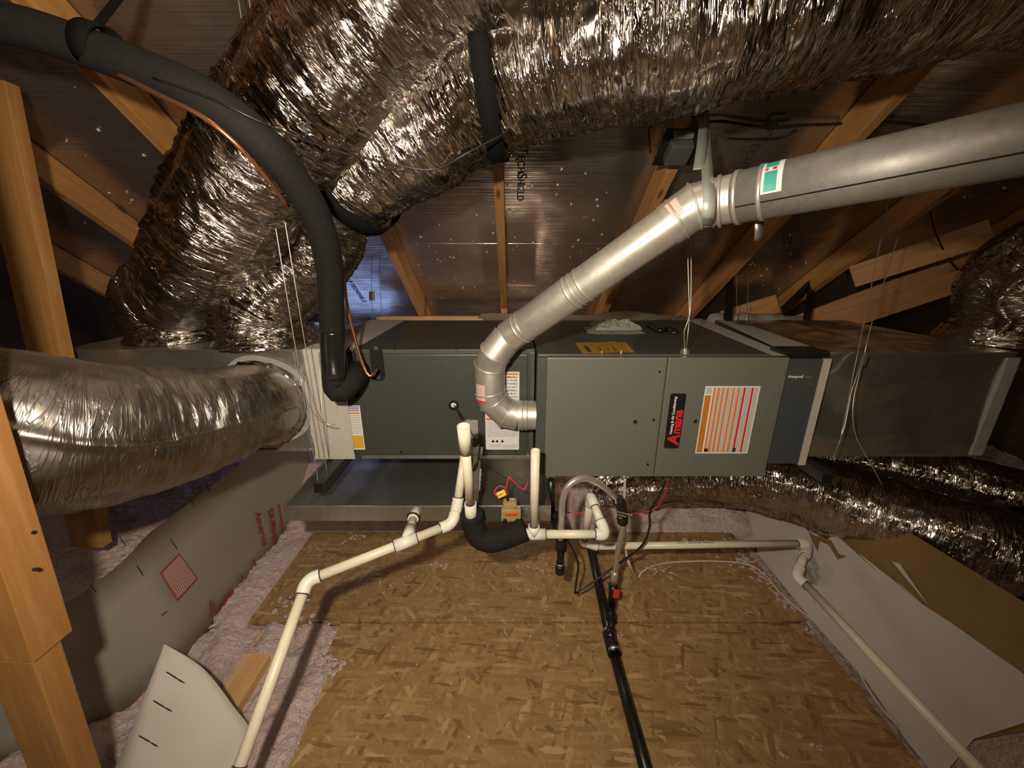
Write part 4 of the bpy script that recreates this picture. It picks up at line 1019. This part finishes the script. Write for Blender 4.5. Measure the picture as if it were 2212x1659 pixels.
ringband('thread_tape', at(1210, 1216, 1.555), V((0, .0, 1)), .0155, .008, 'zinc', gr, .003, seg=24); pipe('drip_cap', at(1210, 1218, 1.555), at(1209, 1236, 1.57), .019, 'black_iron', gr)
gv = thing('gas_valve', 'black gas shutoff valve with red lever joining the floor pipe', 'valve')
def fp(x, y, z): return atZ(x, y, z)
v0_, v1_ = at(1328, 1236, 1.69), at(1325, 1262, 1.72)
pipe('flare_nut', v0_, v1_, .016, 'stainless', gv, 6)
v2_ = at(1323, 1305, 1.75); v3_ = fp(1318, 1375, .035)
pipe('valve_body', v1_, v2_, .019, 'black_iron', gv); pipe('nipple', v2_, v3_, .0145, 'black_iron', gv)
ringband('thread_tape', v2_, v3_-v2_, .0165, .008, 'zinc', gv, .003, seg=20); ringband('union', v2_.lerp(v3_, .45), v3_-v2_, .0145, .03, 'black_iron', gv, .008, seg=8)
pipe('tee', v2_.lerp(v3_, .8), v3_+(v3_-v2_)*.1, .022, 'black_iron', gv)
bm = bmesh.new(); c_ = at(1331, 1282, 1.70); box(bm, (c_.x-.014, c_.y-.008, c_.z-.022), (c_.x+.014, c_.y+.004, c_.z+.022), .006); finish('red_lever', bm, 'red_plastic', gv)
fl_ = thing('floor_gas_pipe', 'long black pipe lying across the strand board floor toward the camera', 'gas pipe')
a_, b_, c_ = fp(1272, 1165, .024), fp(1322, 1395, .024), fp(1398, 1672, .024)
pipe('pipe', a_, b_, .021, 'black_iron', fl_); pipe('coupling', fp(1316, 1372, .026), fp(1328, 1415, .026), .027, 'black_iron', fl_); pipe('pipe', b_, c_+(c_-b_)*.3, .021, 'black_iron', fl_)
for q in ((1315, 1366), (1327, 1408)): ringband('thread_tape', fp(q[0], q[1], .026), c_-b_, .0255, .010, 'zinc', fl_, .003, seg=24)

# electrical under the furnace
def zf(x, y, z=.006): return atZ(x, y, z)
tag(tube('black_power_cable', [at(1440, 1033, 1.5), at(1424, 1070, 1.52), at(1404, 1105, 1.56), at(1403, 1140, 1.6), at(1385, 1180, 1.66), at(1330, 1222, 1.72), at(1250, 1278, 1.72), at(1243, 1272, 1.70), at(1249, 1225, 1.66), at(1243, 1200, 1.62), at(1225, 1165, 1.56)], .0045, 'black_plastic', None, 8, .01), 'black power cable dropping from furnace and looping round the gas hose', 'cable')
tag(tube('red_low_voltage_wire', [at(1441, 1033, 1.5), at(1438, 1060, 1.52), at(1420, 1095, 1.55), at(1395, 1106, 1.56), at(1360, 1110, 1.56)], .0022, 'red_wire', None, 6, .01), 'thin red wire trailing beside the black power cable', 'wire')
tag(tube('red_low_voltage_wire', [at(1208, 1048, 1.55), at(1212, 1080, 1.56), at(1222, 1105, 1.6), at(1250, 1107, 1.6), at(1262, 1115, 1.6)], .0022, 'red_wire', None, 6, .01), 'thin red wire behind the flexible gas hose', 'wire')
tag(tube('thin_black_wire', [at(1330, 1120, 1.6), at(1350, 1115, 1.6), at(1375, 1082, 1.6), at(1400, 1072, 1.6), at(1425, 1070, 1.56)], .0016, 'black_plastic', None, 6, .01), 'thin black wire branching right from the gas hose sleeve', 'wire')
tag(tube('white_cable', [at(1350, 1033, 1.62), at(1349, 1080, 1.66), at(1350, 1130, 1.72), at(1352, 1190, 1.78), at(1362, 1225, 1.78), zf(1378, 1250, .02)], .0055, 'white_cable', None, 10, .01), 'cream cable dropping from the furnace behind the gas hose', 'cable')
tag(tube('white_cable', [zf(1378, 1248, .006), zf(1395, 1230, .03), zf(1440, 1216, .012), zf(1530, 1212, .008), zf(1610, 1218, .008), zf(1650, 1240, .012), zf(1690, 1285, .012), zf(1750, 1335, .02), zf(1810, 1375, .02), zf(1838, 1405, .02), zf(1860, 1460, .02), zf(1905, 1530, .02), zf(1975, 1600, .02), zf(2040, 1665, .02)], .0042, 'white_cable', None, 10, .01), 'long cream cable wandering over the strand board along the right board', 'cable')
# ================================================================== ITEMS ON THE FURNACE TOP
def onTop(pts, off=.002): return [atZ(x, y, ZT+off) for x, y in pts]
cd = thing('instruction_card', 'bright yellow orange instruction card lying on the furnace top', 'card')
tl_, tr_, br_, bl_ = onTop(((1242, 742), (1352, 741), (1372, 762), (1258, 765)))
bm = bmesh.new(); n_ = 16; rows = []
for i in range(n_+1):
    t = i/n_; z_ = .003+.006*abs(math.sin(t*PI*2.2))*(t if t < .8 else 1.2-t)
    rows.append((bm.verts.new(tl_.lerp(tr_, t)+V((0, 0, z_))), bm.verts.new(bl_.lerp(br_, t)+V((0, 0, z_*.4)))))
for i in range(n_): bm.faces.new((rows[i][0], rows[i][1], rows[i+1][1], rows[i+1][0])).smooth = True
bmesh.ops.solidify(bm, geom=bm.faces[:], thickness=.0006); finish('card', fix(bm), 'card_yellow', cd)
ex = (tr_-tl_).normalized(); ey = (tl_-bl_).normalized()
up_ = .0075
text('card_title', 'USER\'S INFO', bl_.lerp(tl_, .02)+ex*.034+V((0, 0, up_)), ey, -ex, .019, 'ink', cd, .0002, .0006)
for u in (.36, .50, .62): text('card_text', ('Important', 'Furnace', 'Keep')[int(u*10) % 3], bl_.lerp(tl_, .12)+ex*(tr_-tl_).length*u+V((0, 0, up_)), ey, -ex, .012, 'ink', cd, .0002)
beam('fold_line', bl_.lerp(br_, .66)+V((0, 0, up_)), tl_.lerp(tr_, .60)+V((0, 0, up_)), .0012, .0004, 'ink', cd, bevel=0)
# white papers and plastic bag
def crumple(name, cx_, cy_, w_, d_, h_, mat, seed, label, cat, ang=0, flat=False):
    bm = bmesh.new(); n = 40
    c0 = atZ(cx_, cy_, ZT)
    vs = []
    for j in range(n+1):
        row = []
        for i in range(n+1):
            u, v = i/n*2-1, j/n*2-1
            e = max(0, 1-max(abs(u), abs(v))**3)
            k = noise.noise(V((u*2.2, v*2.2, seed)))*.5+noise.turbulence(V((u*4, v*4, seed)), 3, True)*.6
            z = .003+h_*(e**.6)*(.35+.7*k) if not flat else .002+h_*(max(0, k)*.5+.5*abs(u)**6)
            x, y = u*w_/2*(1+.12*noise.noise(V((v*2, seed, 0)))), v*d_/2*(1+.12*noise.noise(V((u*2, seed, 4))))
            row.append(bm.verts.new(c0+V((x*math.cos(ang)-y*math.sin(ang), x*math.sin(ang)+y*math.cos(ang), max(z, .002)))))
        vs.append(row)
    for j in range(n):
        for i in range(n): bm.faces.new((vs[j][i], vs[j][i+1], vs[j+1][i+1], vs[j+1][i])).smooth = not True
    bmesh.ops.solidify(bm, geom=bm.faces[:], thickness=.0006)
    return tag(finish(name, fix(bm), mat), label, cat)
crumple('paper_packet', 1322, 715, .25, .20, .006, 'paper_white', 3, 'white papers lying under the clear plastic bag on the furnace top', 'papers', flat=True)
crumple('plastic_bag', 1328, 708, .22, .17, .060, 'clear_plastic', 8, 'crumpled clear plastic bag of papers on the furnace top', 'bag')
bt = thing('black_strap_bundle', 'small black plastic strap bundle lying right of the plastic bag', 'strap')
tube('strap', onTop(((1398, 702), (1410, 706), (1425, 714), (1440, 711), (1452, 713)), .012), .011, 'black_plastic', bt, 12, .01)
tube('buckle', onTop(((1440, 709), (1455, 713), (1464, 716)), .010), .007, 'black_plastic', bt, 8, .01); tube('loop', onTop(((1448, 718), (1464, 719)), .008), .006, 'black_plastic', bt, 8, .01)
for (x, y), lb in (((1303, 766), 'left tiny zinc screw standing by the yellow card front edge'), ((1348, 768), 'right tiny zinc screw standing by the yellow card front edge')):
    c_ = atZ(x, y+1, ZT); c_.y = max(c_.y, FY+.045); bm = bmesh.new(); cyl(bm, c_, c_+V((0, 0, .012)), .003, .002, 10); cyl(bm, c_, c_+V((0, 0, .004)), .0055, seg=6); tag(finish('loose_screw', bm, 'zinc'), lb, 'screw', 'screws on the furnace top')
# grey wrapped duct and tape scraps behind the units
def lump(name, p0, p1, r, mat, label, cat, seed=0):
    path = spline([p0, (p0+p1)/2+V((0, 0, .01)), p1], .02)
    tag(finish(name, fix(tube_bm(path, r, 32, True, None, lambda s, a, p: .018*noise.noise(p*9+V((seed, 0, 0))))), mat), label, cat)
lump('wrapped_duct', at(1535, 698, 2.45), at(1735, 702, 2.5), .055, 'mastic_grey', 'grey wrapped duct section lying behind the furnace near the right rafters', 'duct wrap', 1)
def paper_sheet(x0, x1, y0, y1, z, label, seed):  # pale strips behind the units, widened so the roof foil mirrors a bright band
    bm = bmesh.new(); n, m_ = 40, 14; g = []
    for j in range(m_+1):
        g.append([])
        for i in range(n+1):
            x = x0+(x1-x0)*i/n; y = y0+(y1-y0)*j/m_+.02*noise.noise(V((x*4, j*.1, seed)))
            g[-1].append(bm.verts.new((x, y, z+.035*noise.noise(V((x*3, y*2, seed)))+.014*noise.turbulence(V((x*14, y*14, seed)), 3, True))))
    for j in range(m_):
        for i in range(n): bm.faces.new((g[j][i], g[j][i+1], g[j+1][i+1], g[j+1][i])).smooth = True
    bmesh.ops.solidify(bm, geom=bm.faces[:], thickness=.004); tag(finish('paper_facing', fix(bm), 'duct_tape'), label, 'paper')
paper_sheet(-.20, .16, 2.30, 2.66, 1.172, 'crumpled pale paper facing behind the coil cabinet beside the middle rafter', 2)
paper_sheet(.22, 1.12, 2.30, 2.62, 1.172, 'long pale paper facing lying behind the furnace top', 5)
# black struts behind on the right (unistrut hangers)
for (a1, b1, a2, b2), lb in (((1578, 562, 1572, 692), 'dark vertical hanger strap behind the furnace near the paired thin cables'), ((1755, 612, 1742, 695), 'dark hanger bar behind the return box left end'), ((1752, 612, 1690, 672), 'dark slanted brace bar behind the filter housing'), ((1832, 572, 1828, 600), 'short dark bracket on the brown truss board')):
    z_ = 2.45
    tag(beam('steel_hanger', at(a1, b1, z_), at(a2, b2, z_-.15), .05 if a1 != 1832 else .04, .01, 'black_iron', up=(0, 1, 0)), lb, 'hanger', 'dark hangers behind the units')

# ================================================================== INSULATION DAM BOARDS
BXL = -1.315
def sheet(name, pts, mat, thick=.006, sub_=0):
    """polygon sheet from 3-D points (front side), thickness along its normal"""
    bm = bmesh.new(); f = bm.faces.new([bm.verts.new(p) for p in pts])
    bmesh.ops.triangulate(bm, faces=[f]) if len(pts) > 4 else None
    bmesh.ops.solidify(bm, geom=bm.faces[:], thickness=thick); return finish(name, fix(bm), mat)
lb_ = thing('foam_board', 'off white board with red printing standing along the left side of the walkway', 'board')
yb = [.30, .55, .80, 1.05, 1.3, 1.6, 2.0, 2.35]
def lbx(y): return -1.305 - 2.2*max(0, 1.2-y)**2
bm = bmesh.new(); rows = []
tops = {}
for i in range(40):
    y = .80+(2.30-.80)*i/39; x = lbx(y); zt = .56-.45*max(0, 1.2-y)
    rows.append([bm.verts.new((x-.03*t, y, -.03+(zt+.03)*t)) for t in (0, .25, .5, .75, 1)])
for i in range(39):
    for j in range(4): bm.faces.new((rows[i][j], rows[i+1][j], rows[i+1][j+1], rows[i][j+1])).smooth = True
bmesh.ops.solidify(bm, geom=bm.faces[:], thickness=.006); finish('sheet', fix(bm), 'board_white', lb_)
# printing on the board (plane x = BXL, slightly proud)
def bp(y, z, off=.003): # point on the board
    zt = .56-.45*max(0, 1.2-y); t = (z+.03)/(zt+.03); return V((lbx(y)-.03*t+off, y, z))
def on_board(px, py):
    # intersect the pixel ray with the board
    best = None
    for k in range(400):
        y = .4+1.9*k/400; r = ray(px, py); t = y/r.y; p_ = V((0, 0, H))+r*t; d = p_.x-(lbx(y)-.03*max(0, p_.z/.55))
        if best is None or abs(d) < best[0]: best = (abs(d), p_)
    return best[1]+V((.006, 0, 0))
DOWN = (on_board(600, 1190)-on_board(588, 1100)); 
def btext(s, p0, p1, upp, size, mat='print_red', bold=.001, shear=0):
    a_ = on_board(*p0); b_ = on_board(*p1); u_ = on_board(*upp)-a_; xa = (b_-a_).normalized(); ya = (u_-xa*u_.dot(xa)).normalized()
    return text('printed_word', s, a_, xa, ya, size, mat, lb_, .0004, bold, shear)
btext('DURHO', (577, 1103), (590, 1180), (604, 1098), .058, bold=.0022)
btext('America', (548, 1108), (575, 1215), (570, 1100), .060, shear=.3)
btext('RH', (517, 1245), (520, 1275), (527, 1243), .030)
btext('NRC', (543, 1210), (552, 1240), (551, 1206), .018)
btext('R-5.0 FOIL', (449, 1298), (452, 1340), (458, 1296), .018); btext('www.durho', (457, 1300), (463, 1345), (465, 1298), .013)
lc = [on_board(*q) for q in ((500, 1270), (507, 1298), (470, 1330), (472, 1312))]
uvquad('red_block', lc, 'print_red', lb_, .0005)
uvquad('red_rule', [on_board(*q) for q in ((599, 1090), (602, 1090), (615, 1172), (611, 1173))], 'print_red', lb_, .0006)
dq = [(379, 1195), (419, 1250), (375, 1298), (337, 1238)]
dc = [on_board(*q) for q in dq]; ctr = sum(dc, V())/4
dc = [p_+V((.008, 0, 0)) for p_ in dc]; ctr = sum(dc, V())/4
uvquad('diamond_border', dc, 'print_red', lb_, .0004)
uvquad('diamond_print', [ctr+(p_-ctr)*.92+V((.0016, 0, 0)) for p_ in dc], 'red_print', lb_, .0006)
for q0m, q1m in (((365, 1165), (380, 1187)), ((292, 1222), (305, 1243)), ((255, 1160), (268, 1180)), ((190, 1262), (204, 1280)), ((345, 1330), (357, 1320)), ((440, 1045), (452, 1062)), ((405, 1075), (418, 1092))):
    m0, m1 = on_board(*q0m), on_board(*q1m); beam('scored_mark', m0, m1, .0016, .002, 'ink', lb_, up=(1, 0, 0), bevel=0)
# right board
rb_ = thing('wall_board', 'grey white board with torn brown upper half along the right side of walkway', 'board')
def rbp(px, py): # leaning plane: x = 1.30 + lean*z
    r = ray(px, py); ln = .62; X0 = 1.315
    t = (X0 + ln*H)/(r.x - ln*r.z); return V((0, 0, H))+r*t
def rpoly(name, pts, mat, off=0.0, par=rb_, th=.006):
    nrm = V((-1, 0, .62)).normalized(); P_ = [rbp(*q)+nrm*off for q in pts]
    bm = bmesh.new(); f = bm.faces.new([bm.verts.new(p) for p in P_]); bmesh.ops.triangulate(bm, faces=[f])
    bmesh.ops.solidify(bm, geom=bm.faces[:], thickness=th); return finish(name, fix(bm), mat, par)
rpoly('sheet', [(1586, 1052), (1600, 1036), (1640, 1036), (1700, 1062), (1790, 1115), (1900, 1165), (1965, 1150), (2212, 1300), (2420, 1470), (2330, 1560), (2100, 1600), (2030, 1690), (1960, 1600), (1880, 1480), (1790, 1380), (1730, 1310), (1640, 1200), (1620, 1120)], 'torn_backing')
rpoly('facing', [(1588, 1053), (1601, 1038), (1640, 1038), (1680, 1060), (1728, 1085), (1760, 1115), (1820, 1160), (1850, 1192), (1870, 1205), (1920, 1245), (1950, 1265), (2000, 1310), (2060, 1348), (2140, 1405), (2212, 1455), (2300, 1540), (2110, 1599), (2034, 1690), (1962, 1600), (1882, 1480), (1792, 1380), (1732, 1310), (1642, 1200), (1622, 1120)], 'board_white', .012, th=.002)
for tri in (((1815, 1162), (1825, 1165), (1902, 1240)), ((1868, 1198), (1880, 1202), (1985, 1300)), ((1932, 1216), (1950, 1222), (2012, 1312))):
    rpoly('torn_sliver', tri, 'torn_backing' if tri[0][0] != 1932 else 'board_white', .0145, th=.001)
rpoly('torn_crack', [(1722, 1108), (1740, 1125), (1757, 1155), (1765, 1160), (1800, 1170), (1818, 1200), (1835, 1205), (1815, 1212), (1795, 1180), (1775, 1172), (1772, 1195), (1760, 1175), (1748, 1140)], 'torn_backing', .015, th=.001)
# crumpled torn hole around the elbow
hc = rbp(1757, 1238); bm = bmesh.new(); g = bmesh.ops.create_icosphere(bm, subdivisions=4, radius=.06)
for v in g['verts']:
    k = 1+.55*noise.noise(v.co*26)+.25*noise.noise(v.co*70); v.co = V((v.co.x*.35*k, v.co.y*.9*k, v.co.z*1.0*k))+hc+V((-.03, 0, .02))
finish('torn_hole', bm, 'mastic_grey', rb_, smooth=False)
text('pencil_mark', 'x', rbp(1690, 1100), V((.2, .9, .1)), V((.3, 0, 1)), .01, 'torn_backing', rb_)
# loose curved board lower left
lo = []
Ls = [(356, 1391, .30), (322, 1480, .24), (288, 1570, .16), (232, 1700, .05)]; Rs = [(362, 1393, .30), (440, 1445, .22), (500, 1520, .13), (545, 1595, .06)]
def bez(a, t): 
    k = t*(len(a)-1); i = min(int(k), len(a)-2); f_ = k-i; return tuple(a[i][q]*(1-f_)+a[i+1][q]*f_ for q in range(3))
bm = bmesh.new(); rows = []
A_ = spline([atZ(*q) for q in Ls], .02); B_ = spline([atZ(*q) for q in Rs]+[atZ(490, 1700, .04)], .02)
n_ = 40
def samp(P, t): k = t*(len(P)-1); i = min(int(k), len(P)-2); return P[i].lerp(P[i+1], k-i)
for i in range(n_+1):
    t = i/n_; a_, b_ = samp(A_, t), samp(B_, t)
    rows.append([bm.verts.new(a_.lerp(b_, s/8)+V((0, 0, .02*math.sin(PI*s/8)*t))) for s in range(9)])
for i in range(n_):
    for s in range(8): bm.faces.new((rows[i][s], rows[i][s+1], rows[i+1][s+1], rows[i+1][s])).smooth = True
bmesh.ops.remove_doubles(bm, verts=bm.verts, dist=1e-4); bmesh.ops.solidify(bm, geom=bm.faces[:], thickness=.005)
lbd = thing('loose_board', 'loose curved off white board piece leaning in the insulation at lower left', 'board')
finish('sheet', fix(bm), 'board_white', lbd)

for a_, b_, za in (((360, 1452), (393, 1473), .262), ((332, 1514), (367, 1535), .205), ((298, 1588), (337, 1611), .135)):
    for u0, u1 in ((0, .62), (.72, 1)):
        P_ = atZ(a_[0]+(b_[0]-a_[0])*u0, a_[1]+(b_[1]-a_[1])*u0, za+.006); Q_ = atZ(a_[0]+(b_[0]-a_[0])*u1, a_[1]+(b_[1]-a_[1])*u1, za+.006)
        beam('scored_mark', P_, Q_, .002, .004, 'ink', lbd, bevel=0)
